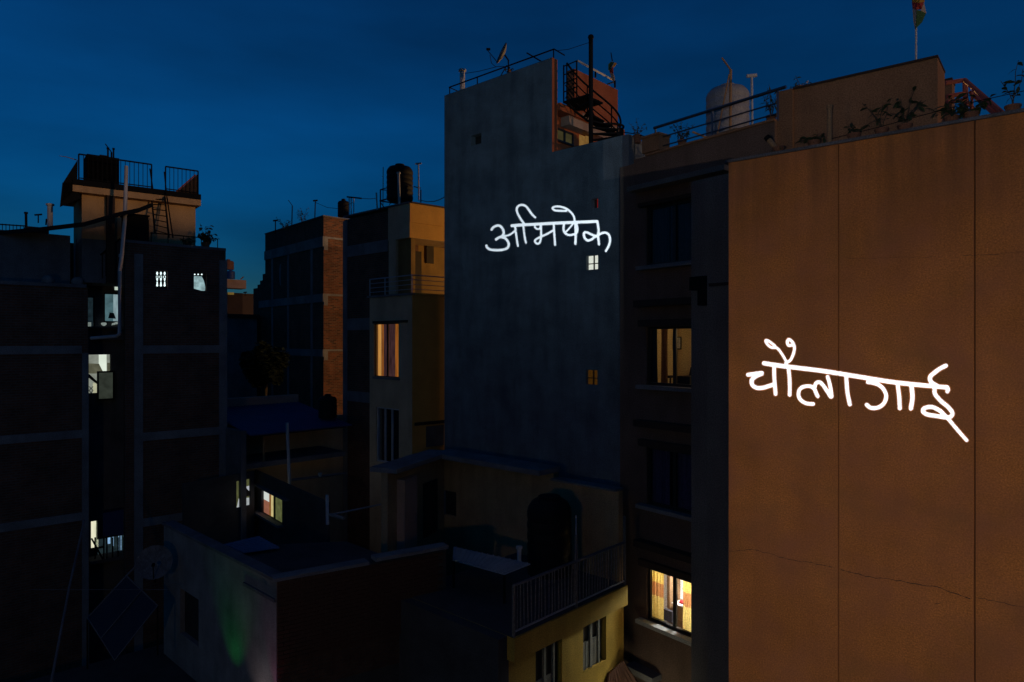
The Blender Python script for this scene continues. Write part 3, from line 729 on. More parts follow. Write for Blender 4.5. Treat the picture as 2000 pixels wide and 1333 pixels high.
# terrace railing, pillar, tank, poles on the brown roof
part("pillar", MB().box(BR, BR.t(1257), BR.t(1290), 4.72, 5.08, -.35, .06), m_brownroof, bb)
part("pillar_cap", MB().box(BR, BR.t(1255), BR.t(1291), 5.083, 5.14, -.38, .09), m_brownroof, bb)
m_dsteel = M("dark_steel", (0.10, 0.11, 0.13), 0.32, 0.2, 6, 0, metal=0.8)
tr = thing("terrace_railing", "steel three-bar terrace railing on the brown parapet in front of the grey tank", "railing", BR.P(0, 4.7))
zr = [BR.z(1270, 250), BR.z(1290, 266), BR.z(1290, 284)]
for k, z in enumerate(zr): part("rail", MB().tube([BR.P(BR.t(1272 if not k else 1290), z, -.1), BR.P(BR.t(1530 if not k else 1516), z, -.1)], .035 if not k else .017, 10), m_dsteel, tr, True)
for p_ in (1275, 1386, 1515): part("post", MB().tube([BR.P(BR.t(p_), 4.66, -.1), BR.P(BR.t(p_), zr[0]-.03, -.1)], .025, 8), m_dsteel, tr, True)
c = pt(1421, 272, 17.6); tk = tank("grey ribbed water tank behind the steel terrace railing", c, .54, 1.36, m_tankg)
part("stand", MB().box(BR, -1.2, -.1, 0, 0.01, 0, .01) if False else MB().lathe(c-Vector((0,0,1.0)), [(.5,0),(.5,.99)], 12), m_concd, tk)
def pole(label, a, b, r, mat, tip=None, group="bare poles and pipes on the roofs", name="pole"):
    p = thing(name, label, "pole", a, group)
    part("shaft", MB().tube([a, b], r, 8), mat, p, True)
    if tip == "T":
        part("crossbar", MB().tube([b+Vector((-.12,0,.01)), b+Vector((.12,0,.03))], r*1.5, 8), mat, p, True)
    elif tip == "cap": part("cap", MB().tube([b, b+Vector((0,0,.06))], r*1.5, 8), mat, p, True)
    elif tip == "Y":
        part("branch", MB().tube([b, b+Vector((-.22,0,.3))], r*.6, 6), mat, p)
    return p
pole("tall weathered wooden pole tied in front of the grey tank", pt(1426, 262, 16.9), pt(1427, 137, 16.9), .035, m_wood, "Y")
pole("thin leaning stick against the left of the grey tank", pt(1401, 262, 16.8), pt(1424, 146, 16.8), .018, m_wood)
pole("pale pipe with a T top just right of the grey tank", pt(1469, 248, 16.6), pt(1468, 150, 16.6), .03, m_pvc, "T")
plk = thing("timber_frame", "low timber battens lying at the foot of the grey tank", "timber", pt(1410, 264, 16.6))
part("batten", MB().tube([pt(1402, 263, 16.6), pt(1438, 252, 16.3)], .03, 6), m_wood, plk); part("batten", MB().tube([pt(1438, 252, 16.3), pt(1447, 255, 16.6)], .03, 6), m_wood, plk)
part("batten", MB().tube([pt(1352, 258, 17.2), pt(1382, 270, 17.2)], .025, 6), m_wood, plk)
plant("tall leggy oleander plant right of the grey tank", pt(1506, 244, 15.4), 1.05, .34, 6, 9, .15, .035, 31, group="plants on the brown terrace")
plant("bushy small-leaved plant behind the railing left of the grey tank", pt(1332, 290, 17.0), .72, .42, 9, 9, .09, .04, 32, group="plants on the brown terrace")
plant("wispy plant between the dark tower and the brown terrace pillar", pt(1245, 280, 17.9), .6, .3, 6, 8, .07, .03, 33, group="plants on the brown terrace")
plant("small tuft peeping over the left end of the brown roof block", pt(1563, 188, 15.0), .38, .3, 5, 6, .12, .035, 34, group="plants on the brown terrace")

# roof block
RB = Face(1550, 14.3, -636)
rb = thing("roof_block", "brown plastered roof block rising behind the orange wall under the flagpole", "roof block", RB.P(1, 2.8))
te = RB.t(1831)
part("wall", MB().box(RB, 0, te, 2.6, 5.26, -.95, 0), m_brownroof, rb)
part("coping", MB().box(RB, -.01, te+.01, 5.262, 5.305, -.97, .03), m_lintel, rb)
part("pillar", MB().box(RB, RB.t(1518), -.003, 2.6, 5.28, -.5, .05), m_brownroof, rb)
fp = thing("flagpole", "thin pale flagpole on the brown roof block", "flagpole", pt(1789, 122, 13.3))
part("pole", MB().tube([pt(1789, 125, 13.3), pt(1789, -40, 13.3)], .018, 8), m_pvc, fp, True)
part("finial", MB().lathe(pt(1789, -40, 13.3), [(.018,0),(.04,.03),(.04,.06),(.01,.09)], 10), m_pvc, fp, True)
def flag(label, base, pieces, group):
    f = thing("flag", label, "flag", base, group)
    for nm, pts, mat in pieces:
        m = MB(); m.slab(pts, .006) if False else None
        n = len(pts); m.v = [Vector(p) for p in pts] + [Vector(p)+Vector((0,.02,0)) for p in pts]
        m.f = [tuple(range(n)), tuple(range(2*n-1, n-1, -1))] + [(i, n+i, n+(i+1)%n, (i+1)%n) for i in range(n)]
        part(nm, m, mat, f)
mfy, mfr, mfg, mfw = M("yellow_cloth", (.36,.19,.02)), M("red_flag_cloth", (.26,.03,.025)), M("green_cloth", (.025,.085,.035)), M("white_cloth", (.30,.26,.23))
Yf = 13.27
flag("limp four-coloured flag on the flagpole at the top right edge", pt(1789, 57, Yf), [
 ("stripe", [pt(1782,-14,Yf),pt(1803,-14,Yf-.05),pt(1806,4,Yf-.06),pt(1795,6,Yf-.12),pt(1782,4,Yf)], mfy),
 ("stripe", [pt(1782,4.5,Yf),pt(1795,6.5,Yf-.12),pt(1804,4.5,Yf-.06),pt(1800,18,Yf-.1),pt(1790,19,Yf-.13),pt(1783,15,Yf)], mfr),
 ("stripe", [pt(1783,15.5,Yf),pt(1790,19.5,Yf-.13),pt(1789,40,Yf-.1),pt(1788,57,Yf-.04),pt(1785,42,Yf)], mfw),
 ("stripe", [pt(1800,18.5,Yf-.1),pt(1804.5,5,Yf-.06),pt(1809,26,Yf-.04),pt(1798,21,Yf-.11)], mfw),
 ("stripe", [pt(1790.5,20,Yf-.13),pt(1798,21.5,Yf-.11),pt(1808.5,27,Yf-.04),pt(1801,44,Yf-.06),pt(1789,56,Yf-.06)], mfg)], "flags on the roofs")
# red stair head beyond
Ys = 13.9
def rbar(a, b, r=.045, Y0=Ys, Y1=Ys): return MB().tube([pt(*a, Y0), pt(*b, Y1)], r, 6)
sr = thing("stair_railing", "red-brown steel stair railing sloping down behind the orange roof", "railing", pt(1885, 232, Ys))
for a, b, y1 in (((1846,163),(1884,157),Ys),((1884,157),(1958,222),12.4),((1850,189),(1884,183),Ys),((1896,181),(1945,225),12.6),((1850,200),(1884,196),Ys)):
    part("rail", rbar(a, b, .045, Ys, y1), m_red, sr)
part("post", rbar((1885,157),(1886,233),.05), m_red, sr); part("post", rbar((1898,182),(1898,230),.03,13.7,13.7), m_red, sr)
part("brace", rbar((1886,196),(1902,214),.035), m_red, sr)
SH = Face(1843, 14.6, -600)
sh = thing("stair_pier", "brown pier with an ochre side beside the red stair railing", "pier", SH.P(0, 3))
part("pier", MB().box(SH, 0, SH.t(1859), 3, SH.z(1850, 160), -.42, 0), m_brownroof, sh)
part("cap", MB().box(SH, -.02, SH.t(1860), SH.z(1850,160)+.002, SH.z(1850,154), -.44, .02), m_lintel, sh)

# ================================================================== DARK TOWER
CF = Face(1228, 18.0, -480)
c0, c1, c2 = CF.t(868), CF.t(1078), CF.t(1228)
zh, zl = 8.2, 5.46
ct = thing("dark_tower", "tall blue-grey plastered tower wall with a small word of light", "building", CF.P(c1, GZ))
def hz(px0, px1, y0, y1): return (CF.t(px0), CF.t(px1), CF.z((px0+px1)/2, y1), CF.z((px0+px1)/2, y0))
H = [hz(920,940,263,283), hz(1155,1168,388,407), hz(1145,1168,499,527), hz(1144,1167,723,752)]
part("tall_wall", holes(CF, c0, c1, GZ, zh, -.25, 0, H[:1]), m_dark, ct)
part("low_wall", holes(CF, c1+.0005, c2, GZ, zl, -.25, -.0004, H[1:]), m_dark, ct)
part("core", MB().box(CF, c0+.01, c2-.01, GZ, zl-.15, -7.8, -.34), m_dark, ct)
part("top_room", MB().box(CF, c0+.01, c1-.30, zl-.148, 6.9, -3.6, -.34), m_redwall, ct)
part("end_post", MB().box(CF, c1+.002, c1+.006, zl, zh, -.25, -.001), m_redwall, ct)
part("terrace_floor", MB().box(CF, c1-.29, c2, zl-.148, zl-.05, -3.6, -.253), m_concd, ct)
part("roof_slab", MB().box(CF, c0+.01, c1+.10, 6.72, 6.94, -3.7, -.253), m_redwall, ct)
part("soffit_beam", MB().box(CF, c1-.295, c1+.02, 6.45, 6.717, -3.7, -.8), m_pink, ct)
part("roof_parapet", MB().box(CF, c0+.01, c0+.25, 6.945, 8.1, -3.7, -.253), m_redwall, ct)
# red-orange parapet over the stair
q = Vector(((1122-CX)/F*20.5, 20.5)) - CF.o; tb0, db0 = q.dot(CF.u), q.dot(CF.n)
part("stair_parapet", MB().box(CF, tb0-.29, tb0, 6.945, 8.18, db0-2.35, db0), m_redwall, ct)
part("stair_parapet", MB().box(CF, tb0-.29, tb0+.02, 6.70, 6.942, db0-2.35, db0+.02), m_redwall, ct)
part("balcony_slab", MB().box(CF, c1+.103, tb0-.01, 6.74, 6.92, db0-2.35, db0-.3), m_pink, ct)
# top-floor window and door on the recessed face
TF = CF.turn(c1-.30)
m_amberpane = glow("faint_amber_pane", (.10,.085,.035), .35, .3)
m_doorlit = glow("lit_doorway", (.32,.17,.045), .55, .3)
tw0, tw1 = TF.t(1083), TF.t(1117)
window(ct, TF, tw0, tw1, 6.35, zl+.5, 2, .03, .05, m_frame, m_amberpane)
part("door", MB().box(TF, TF.t(1131), TF.t(1141), zl, zl+.95, .002, .03), m_doorlit, ct)
part("door", MB().box(TF, TF.t(1143), TF.t(1150), zl, zl+1.0, .002, .03), m_doorlit, ct)
# windows in the blue-grey wall
m_pat = glow("patterned_lit_glass", (.80,.84,.74), .85, .35, 60)
m_pat2 = glow("patterned_amber_glass", (.13,.055,.008), .28, .9, 45)
t0,t1,z0,z1 = H[0]
part("vent_opening", MB().box(CF, t0+.003, t1-.003, z0+.003, z1-.003, -.33, -.2), m_dim, ct)
t0,t1,z0,z1 = H[1]; tm = (t0+t1)/2
f = part("shutter", MB().box(CF, t0+.003, tm, z0+.003, z1-.003, -.18, -.15), m_dim, ct)
part("shutter", MB().box(CF, tm+.02, t1-.003, z0+.003, z1-.003, -.12, -.09), glow("red_lit_shutter", (.16,.006,.006), .8), ct, label="red lit half of the tiny shutter")
for (t0,t1,z0,z1), pm in ((H[2], m_pat), (H[3], m_pat2)):
    tm, zm = (t0+t1)/2, z0+(z1-z0)*.44
    fr = part("window", MB().box(CF, tm-.012, tm+.012, z0, z1, -.14, -.08).box(CF, t0, tm-.0125, zm-.01, zm+.01, -.139, -.08).box(CF, tm+.0125, t1, zm-.01, zm+.01, -.139, -.08), m_frame, ct)
    for a, b in ((t0, tm-.013), (tm+.013, t1)):
        for c_, d_ in ((z0, zm-.011), (zm+.011, z1)):
            part("pane", MB().box(CF, a+.002, b-.002, c_+.002, d_-.002, -.13, -.12), pm, fr)

word(W1, CF, (944, 1200, 394, 496), "smaller handwritten word of projected light on an added white film, on the blue-grey tower wall", "handwritten words of light on the walls")
projector(W1, CF, (944, 1200, 394, 496), (1.6, -5.0, -1.2), 38500, (.80, .92, 1.0),
          [CF.P(c0, zh), CF.P(c2-.2, zh), CF.P(c2-.2, -2.9), CF.P(c0, -2.9)], (.039, .050, .056), 0.5, "black slide projector out of frame aimed at the blue-grey tower", (-2.9, .0, 6.0, 1.0))

# roof-edge rail, dish, pipe, flag
er = thing("roof_edge_rail", "low black rail along the top edge of the blue-grey tower", "railing", CF.P(c0, zh))
zq = zh+.27
part("rail", MB().tube([CF.P(CF.t(873), zq, -.1), CF.P(c1, zq, -.1)], .022, 8), m_black, er)
for p_ in (874, 928, 988, 1077): part("post", MB().tube([CF.P(CF.t(p_), zh, -.1), CF.P(CF.t(p_), zq, -.1)], .018, 6), m_black, er)
part("rail", MB().tube([CF.P(CF.t(873), zq, -.1), CF.P(CF.t(873)+.05, zq-.08, -1.2)], .016, 6), m_black, er)
part("rail", MB().tube([CF.P(c1, zq, -.1), CF.P(c1+.08, zq-.08, -.5)], .018, 6), m_black, er)
part("brace", MB().tube([CF.at(976, 152, -.1), CF.at(990, 128, -.1)], .016, 6), m_black, er)
part("brace", MB().tube([CF.at(1058, 121, -.1), CF.at(1029, 104, -.1)], .022, 6), m_black, er)
def dish(label, c, r, axis, arm_len, group, mat=m_conc):
    c = Vector(c); ax = Vector(axis).normalized(); x = ax.cross(Vector((0,0,1))).normalized(); y = x.cross(ax)
    d = thing("satellite_dish", label, "satellite dish", c-Vector((0,0,r)), group); m = MB(); K = 24
    for i, q in enumerate((0, .35, .7, 1)):
        for j in range(K):
            a = 6.2832*j/K; m.v.append(c + (x*math.cos(a)+y*math.sin(a))*r*max(q,.02) + ax*(q*q*r*.28))
    for i in range(3):
        for j in range(K): m.f.append((i*K+j, i*K+(j+1)%K, (i+1)*K+(j+1)%K, (i+1)*K+j))
    m2 = len(m.v); m.v += [v - ax*.02 for v in m.v[:m2]]; m.f += [tuple(m2+i for i in reversed(f)) for f in m.f[:]]
    part("reflector", m, mat, d, True)
    foc = c + ax*arm_len - y*r*.35
    part("arm", MB().tube([c-y*r*.95+ax*.1, foc], .012, 6), m_black, d); part("feed_horn", MB().tube([foc, foc-ax*.1+y*.05], .04, 8), m_black, d, True)
    part("bracket", MB().tube([c-ax*.03, c-ax*.16-Vector((0,0,.1)), c-ax*.16-Vector((0,0,r+.05))], .025, 6), m_black, d)
    return d
dish("tilted satellite dish seen edge-on above the tower's roof rail", pt(984, 107, 21.2), .34, (-.80, -.25, .34), .55, "satellite dishes")
pole("pale vent pipe near the left corner of the tower roof", pt(903, 182, 22.6), pt(903, 140, 22.6), .085, m_pvc, "cap")
plant("tiny weed growing beside the dish on the tower roof", pt(995, 150, 20.9), .3, .22, 6, 6, .07, .035, 41, pot=0.05, group="weeds on the roofs")
rr = thing("back_railing", "pale sloping rail behind the red-orange stair parapet", "railing", CF.P(tb0, 8.2, db0))
BF = CF.turn(tb0-.1)
part("rail", MB().tube([pt(1128,119,20.9), pt(1200,158,22.6)], .03, 6), m_pvc, rr); 
for a, b in (((1163,141),(1163,152)),((1201,158),(1201,172))): part("post", MB().tube([pt(*a,22.0), pt(*b,22.0)], .03, 6), m_black, rr)
part("rail", MB().tube([pt(1186,165,22.4), pt(1201,160,22.4)], .02, 6), m_black, rr)
Yg = 22.3
flag("small ragged flag wrapped round its stick behind the spiral stair", pt(1200, 178, Yg), [
 ("stick", [pt(1192.5,103,Yg+.03),pt(1194,103,Yg+.03),pt(1197,120,Yg+.03),pt(1195,120,Yg+.03)], m_black),
 ("stripe", [pt(1188,126,Yg),pt(1193,121,Yg),pt(1200,122,Yg-.05),pt(1195,130,Yg-.06),pt(1194,136,Yg-.03),pt(1188,138,Yg)], mfg),
 ("stripe", [pt(1195.5,130,Yg-.06),pt(1200.5,122.5,Yg-.05),pt(1205,124,Yg),pt(1201,130,Yg-.02),pt(1195,133,Yg-.06)], mfy),
 ("stripe", [pt(1190,138,Yg),pt(1194.5,134,Yg-.06),pt(1198,130.5,Yg-.05),pt(1198,144,Yg-.05),pt(1191,142,Yg)], mfr),
 ("stripe", [pt(1191,142.5,Yg),pt(1198,144.5,Yg-.05),pt(1201,152,Yg-.02),pt(1199.5,165,Yg),pt(1194,152,Yg)], mfw)], "flags on the roofs")

# spiral stair
pc = Vector(((1154-CX)/F*19.0, 19.0, 0)); R = .80
ss = thing("spiral_stair", "black steel spiral staircase climbing to the tower's red-orange roof parapet", "staircase", pc+Vector((0,0,zl)))
part("pole", MB().tube([pc+Vector((0,0,zl)), pc+Vector((0,0,(CY-78)/F*19))], .062, 12), m_black, ss, True)
part("finial", MB().lathe(pc+Vector((0,0,(CY-79)/F*19)), [(.02,0),(.07,.03),(.085,.08),(.07,.13),(.02,.16)], 14), m_black, ss, True)
A0, A1 = math.radians(140), math.radians(-25)
def hel(q, r, z): a = A0+(A1-A0)*q; return pc+Vector((math.cos(a)*r, math.sin(a)*r, z))
NT = 8
for i in range(NT):
    q0_, q1_ = i/NT, (i+1.15)/NT; zt = 6.9-.185*i
    part("tread", MB().slab([hel(q0_, .06, zt), hel(q0_, R, zt), hel((q0_+q1_)/2, R*1.01, zt), hel(q1_, R, zt), hel(q1_, .06, zt)][::-1], .045), m_black, ss)
for k in range(4):
    pts = [hel(q_, R+.02, 7.95-.27*k - 2.15*q_**1.15) for q_ in [j/24 for j in range(25)]]
    part("handrail" if k == 0 else "rail", MB().tube(pts, .028 if not k else .02, 8), m_black, ss, True)
part("stringer", MB().tube([hel(q_, R, 6.85-1.5*q_) for q_ in [j/24 for j in range(25)]], .035, 8), m_black, ss, True)
for q_ in (.0, .3, .62, .85, 1.0):
    zb = 6.9-.185*NT*q_; part("baluster", MB().tube([hel(q_, R+.02, max(zb, zl)), hel(q_, R+.02, 7.95-2.15*q_**1.15)], .02, 6), m_black, ss)
# landing with its guard
LDm = [CF.P(c1+.13, 6.99, -.35), CF.P(c1+.95, 6.99, -.35), CF.P(c1+.95, 6.99, -1.2), CF.P(c1+.13, 6.99, -1.2)]
part("landing", MB().slab(LDm[::-1], .05), m_black, ss)
gz = [7.25, 7.5, 7.75, 8.0]
for z in gz: part("guard_rail", MB().tube([CF.P(c1+.15, z, -.35), CF.P(c1+.62, z+.05, -.38)], .016, 6), m_black, ss)
for t_ in (.15, .62): part("post", MB().tube([CF.P(c1+t_, 6.98, -.36), CF.P(c1+t_, 8.04, -.36)], .022, 6), m_black, ss)
for a, b in ((0,1),(1,0)): part("cross_brace", MB().tube([CF.P(c1+.2, 7.05+.4*a, -.36), CF.P(c1+.52, 7.05+.4*b, -.36)], .011, 6), m_black, ss)
# guard round the foot of the stair
gf = thing("stair_foot_guard", "curved black guard rail at the foot of the spiral stair", "railing", pc+Vector((.2,-.3,zl)))
arc = [pc+Vector((math.cos(a)*.9, math.sin(a)*.9, zl+.32+.18*k/12)) for k, a in enumerate([math.radians(-70+80*j/12) for j in range(13)])]
part("rail", MB().tube(arc, .03, 8), m_black, gf, True)
for k in (4, 12): part("post", MB().tube([Vector((arc[k].x, arc[k].y, zl-.05)), arc[k]], .02 if k < 12 else .05, 6), m_black, gf)
solo("service_cable", MB().tube([pt(1213,258,18.6), pt(1240,262,18.4), pt(1262,268,17.2)], .014, 6), m_black, "short black cable from the stair foot to the brown pillar", "cable")

# ================================================================== YELLOW HOUSE with corner balcony
DA = Face(800, 26.0, -400); DB = Face(800, 26.0, 2500)
m_recess = M("shaded_recess_yellow", (.22,.14,.045), .9, .25, 1.0, .15, 30, streak=.3)  # darker yellow: shade of the balcony recess put into the colour
yh = thing("yellow_house", "yellow and brick house with a recessed corner balcony left of the tower", "building", DA.P(0, GZ))
zy = 5.25; tl_ = DA.t(672); tpl = DA.t(758)
part("brick_wall", MB().box(DA, tl_, tpl, GZ, zy-.1, -.3, 0), m_brickA, yh)
part("column", MB().box(DA, tl_-.01, DA.t(679), GZ, zy-.15, .002, .05), m_conc, yh)
for ya, yb in ((500, 478), (645, 622), (785, 765)):
    za, zb = DA.z(700, ya), DA.z(700, yb); part("beam", MB().box(DA, DA.t(679)+.002, tpl, za, zb, .002, .04), m_conc, yh)
# the brick face behind the balcony
part("core", MB().box(DA, tl_, tpl-.01, GZ, zy-.12, -4, -.303), m_brickA, yh)
part("roof_edge", MB().box(DA, tl_, 0, zy+.002, zy+.07, -2.2, .05), m_concd, yh)
part("balcony_hood", MB().box(DA, tpl+.002, 0, 3.95, zy, -2.6, 0), m_greyren, yh)
DBo = DB
part("hood_front", MB().box(DB, .0, 3.4, 4.53, zy, .001, .03), m_yellow, yh)
part("hood_front", MB().box(DB, .0, 3.4, 3.95, 4.525, .001, .012), m_yellow, yh)
part("hood_front_body", MB().box(DB, .01, 3.4, 3.96, zy-.01, -1.2, 0), m_greyren, yh)
part("roof_edge", MB().box(DB, 0.05, 3.4, zy+.003, zy+.07, -1.2, .05), m_lintel, yh)
part("post", MB().box(DA, DA.t(759), DA.t(773), 1.6, 3.947, -.3, -.002), m_greyren, yh)
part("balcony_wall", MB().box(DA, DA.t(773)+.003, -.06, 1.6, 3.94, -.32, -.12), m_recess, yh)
DR = DB.off(-1.5)
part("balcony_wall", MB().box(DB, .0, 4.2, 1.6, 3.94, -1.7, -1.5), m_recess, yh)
part("door", MB().box(DR, DR.t(792), DR.t(822), 1.7, DR.z(800, 490), .002, .05), m_dim, yh)
part("window", MB().box(DR, DR.t(832), DR.t(846), DR.z(838, 515), DR.z(838, 470), .002, .05), m_dim, yh)
BA = Face(805, 24.8, -400); BB = Face(805, 24.8, 2500)
zb0 = 1.68; ba0 = BA.t(722)
bw0, bw1 = BA.t(730), BA.t(779)
wA = (BA.z(755, 632), BA.z(755, 737)); wB = (BA.z(755, 797), BA.z(755, 905))
part("bay_wall", holes(BA, ba0, 0, GZ, zb0, -.25, 0, [(bw0, bw1, wA[1], wA[0]), (BA.t(735), BA.t(779), wB[1], wB[0])]), m_greyren, yh)
part("bay_side", MB().box(BB, 0.002, 4.5, GZ, zb0, -.4, 0), m_yellow, yh)
part("bay_floor", MB().box(BA, ba0+.01, -.01, zb0-.2, zb0-.01, -3, -.253), m_concd, yh)
part("bay_slab", MB().box(BA, ba0-.08, .08, zb0+.002, zb0+.07, -.6, .08), m_conc, yh); part("bay_slab", MB().box(BB, .09, 4.5, zb0+.003, zb0+.07, -.6, .08), m_yellow, yh)
part("window_lintel", MB().box(BA, bw0-.02, BA.t(797), wA[0]+.003, wA[0]+.10, .002, .05), m_lintel, yh)
part("sill", MB().box(BA, bw0, bw1+.05, wA[1]-.09, wA[1]-.003, -.05, .06), m_conc, yh)
part("beam", MB().box(BB, .1, 4.5, BB.z(830, 830), BB.z(830, 824), .002, .06), m_lintel, yh)
part("shutter", MB().box(BB, BB.t(832), BB.t(866), BB.z(845, 872), BB.z(845, 832), .002, .03), m_concd, yh)
window(yh, BA, bw0, bw1, wA[0], wA[1], 2, -.08, .03, m_frame)
window(yh, BA, BA.t(735), BA.t(779), wB[0], wB[1], 3, -.08, .05, m_pvc)
part("bay_back", MB().box(BA, ba0+.02, -.02, GZ, zb0-.21, -.9, -.8), m_dim, yh)
# lit striped curtains: strips hung side by side behind the bay window
cs = thing("striped_curtain", "orange lit striped curtain in the bay window of the yellow house", "curtain", BA.P(bw0, wA[1], -.2))
m_c1, m_c2, m_c3 = glow("bright_orange_cloth", (.62,.26,.055), 1.0, .18, 9, 1), glow("dark_orange_cloth", (.30,.085,.012), 1.0, .35, 9, 1), glow("plum_cloth", (.045,.018,.018), 1.0, .5, 12, 1)
st = [(730.5,733,m_c2),(733,739,m_c3),(739,745.2,m_c1),(745.2,746.8,m_c3),(746.8,749.5,m_c2),(749.5,757,m_c3),(757,759.5,m_c2),(759.5,764,m_c3),(764,772,m_c3),(772,775.5,m_c2),(775.5,778.5,m_c2)]
for k, (a, b, mm) in enumerate(st): part("strip", MB().box(BA, BA.off(-.2).t(a), BA.off(-.2).t(b)-.002, wA[1]-.05, wA[0]+.05, -.2-.012*(k%2), -.19-.012*(k%2)), mm, cs)
# balcony railing
br = thing("balcony_railing", "thin pale railing round the open corner balcony of the yellow house", "railing", BA.P(0, zb0+.07))
for k in range(4):
    z = zb0+.72-.17*k; part("rail", MB().tube([BA.P(ba0+.02, z, 0), BA.P(0, z, 0), BB.P(2.6, z, 0)], .022 if not k else .013, 6), m_steel, br)
for t_ in (ba0+.02, ba0*.62, 0): part("post", MB().tube([BA.P(t_, zb0+.07, 0), BA.P(t_, zb0+.72, 0)], .022, 6), m_steel, br)
# roof of the yellow house: tanks, pipes
c = pt(781, 392, 27.0); tk = tank("large black water tank on a frame above the yellow balcony hood", c, .52, 1.40, m_tankb)
stn = MB()
fr_ = [pt(742, 392, 27.2), pt(822, 392, 26.9)]
for p_ in (742, 766): stn.tube([pt(p_, 396, 26.8), pt(p_, 412, 26.8)], .02, 5)
part("stand", MB().tube([pt(742,393,26.8), pt(790,400,26.4)], .03, 6).tube([pt(742,393,26.8), pt(760,388,27.6)], .03, 6).tube([pt(743,371,26.8),pt(743,410,26.8)], .025, 6).tube([pt(822,371,26.8),pt(822,396,26.8)], .025, 6).tube([pt(743,371,26.8),pt(760,366,27.5)], .02, 6).tube([pt(743,371,26.8),pt(756,372,26.6)], .02, 6).tube([pt(808,365,26.8),pt(822,368,26.8)], .02, 6).tube([pt(744,397,26.8),pt(752,408,26.8)], .02, 6).tube([pt(761,400,26.6),pt(766,392,26.8)], .02, 6), m_black, tk)
pole("pale pipe with a sleeve standing in front of the large black tank", pt(780, 399, 26.1), pt(778.5, 340, 26.1), .05, m_pvc, "cap")
pole("short pale pipe at the left of the tank frame", pt(737, 411, 27.0), pt(735, 377, 27.0), .03, m_pvc)
pole("tall thin pole with a crosspiece right of the large black tank", pt(818, 392, 26.6), pt(817, 321, 26.6), .025, m_pvc, "T")
pole("thin bent pole at the left shoulder of the large black tank", pt(748, 408, 27.2), pt(748.5, 327, 27.2), .016, m_wood)
solo("slack_cable", MB().tube([pt(822,392,26.5), pt(835,394.5,26), pt(848,394,25), pt(860,390,24), pt(869,385,23)], .014, 6), m_black, "slack black cable from the yellow roof to the tower", "cable")
t2 = tank("small dark tank behind pale pipes at the brick end of the yellow roof", pt(671, 424, 31.0), .26, .75, m_tankb)
for lb_, p_ in zip(("leftmost","middle","rightmost"), (682, 686, 691)): pole("thin pale pipe, %s of the three in the cluster by the small dark tank" % lb_, pt(p_, 424, 29.5), pt(p_, 386, 29.5), .022, m_pvc, group="cluster of thin pipes by the small tank")
solo("pipe_beam", MB().tube([pt(678,385,29.4), pt(706,388,29.0)], .035, 6), m_black, "black bar laid across the cluster of thin pipes", "bar")

# ================================================================== BRICK BLOCK
EA = Face(632, 35, -150); EB = Face(632, 35, 2400)
eb = thing("brick_block", "tall brick block with concrete bands and one warm-lit end", "building", EA.P(0, GZ))
ze = EA.z(632, 423); te0 = EA.t(518)
part("side_wall", MB().box(EA, te0, -.02, GZ, ze, -.3, 0), m_brickA, eb)
part("end_wall", MB().box(EB, 0, 3.2, GZ, ze-.02, -.3, 0), m_brickE, eb)
part("parapet_cap", MB().box(EA, te0, .04, ze+.002, ze+.06, -.34, .04), m_concd, eb); part("parapet_cap", MB().box(EB, .05, 3.2, ze-.016, ze+.05, -.3, .04), m_concd, eb)
for ya, yb in ((482, 462), (590, 574), (697, 683)):
    za, zb = EA.z(632, ya), EA.z(632, yb)
    part("band", MB().box(EA, te0-.9 if ya > 500 else te0, .05, za, zb, .002, .06), m_conc, eb)
    part("band_end", MB().box(EB, -.0, .22, za-.18, zb, .002, .06), m_conc, eb)
    part("band", MB().box(EB, .225, 3.2, zb-.1, zb, .002, .04), m_conc, eb)
for p_ in (533, 564, 610): part("column", MB().box(EA, EA.t(p_)-.14, EA.t(p_)+.1, GZ, EA.z(632, 482), .0022, .035), m_conc, eb)
for k, (pa, pb, y_) in enumerate(((513, 518, 535), (508, 513, 548), (503, 508, 556), (495, 503, 563))):
    part("stepped_wall", MB().box(EA, EA.t(pa), EA.t(pb)-.002, GZ, EA.z(pb, y_), -.3, -.001), m_brickA, eb)
cr_ = [(EA.t(549+3.6*math.cos(a)*(1 if i < 9 else .1)), EA.z(549, 537+22*math.sin(a))) for i, a in enumerate([math.pi/2+math.pi*k/8 for k in range(9)] + [math.pi/2+math.pi*k/8 for k in range(7, 0, -1)])]
part("plaster_patch", MB().prism(EA, cr_, -.01, .004), m_conc, eb, label="pale crescent plaster patch on the brick side")
for lab, a, b, tp_ in (("leftmost thin aerial pole on the brick block roof", (538,457), (538,432), "T"), ("aerial mast with crooked bars on the brick block roof", (570,443), (571,402), "Y"), ("T-topped aerial pole near the lit end of the brick block", (615,426), (616,393), "T")):
    pole(lab, pt(*a, 37), pt(*b, 37), .03, m_black, tp_)
plant("wild bush on the brick block roof between two aerials", pt(590, 438, 36.5), 1.0, .5, 8, 8, .13, .05, 51, pot=0, name="roof_bush", cat="bush", group="weeds on the roofs")
plant("low scrub on the left of the brick block roof", pt(556, 448, 37.2), .55, .8, 9, 7, .13, .05, 52, pot=0, name="roof_bush", cat="bush", group="weeds on the roofs")

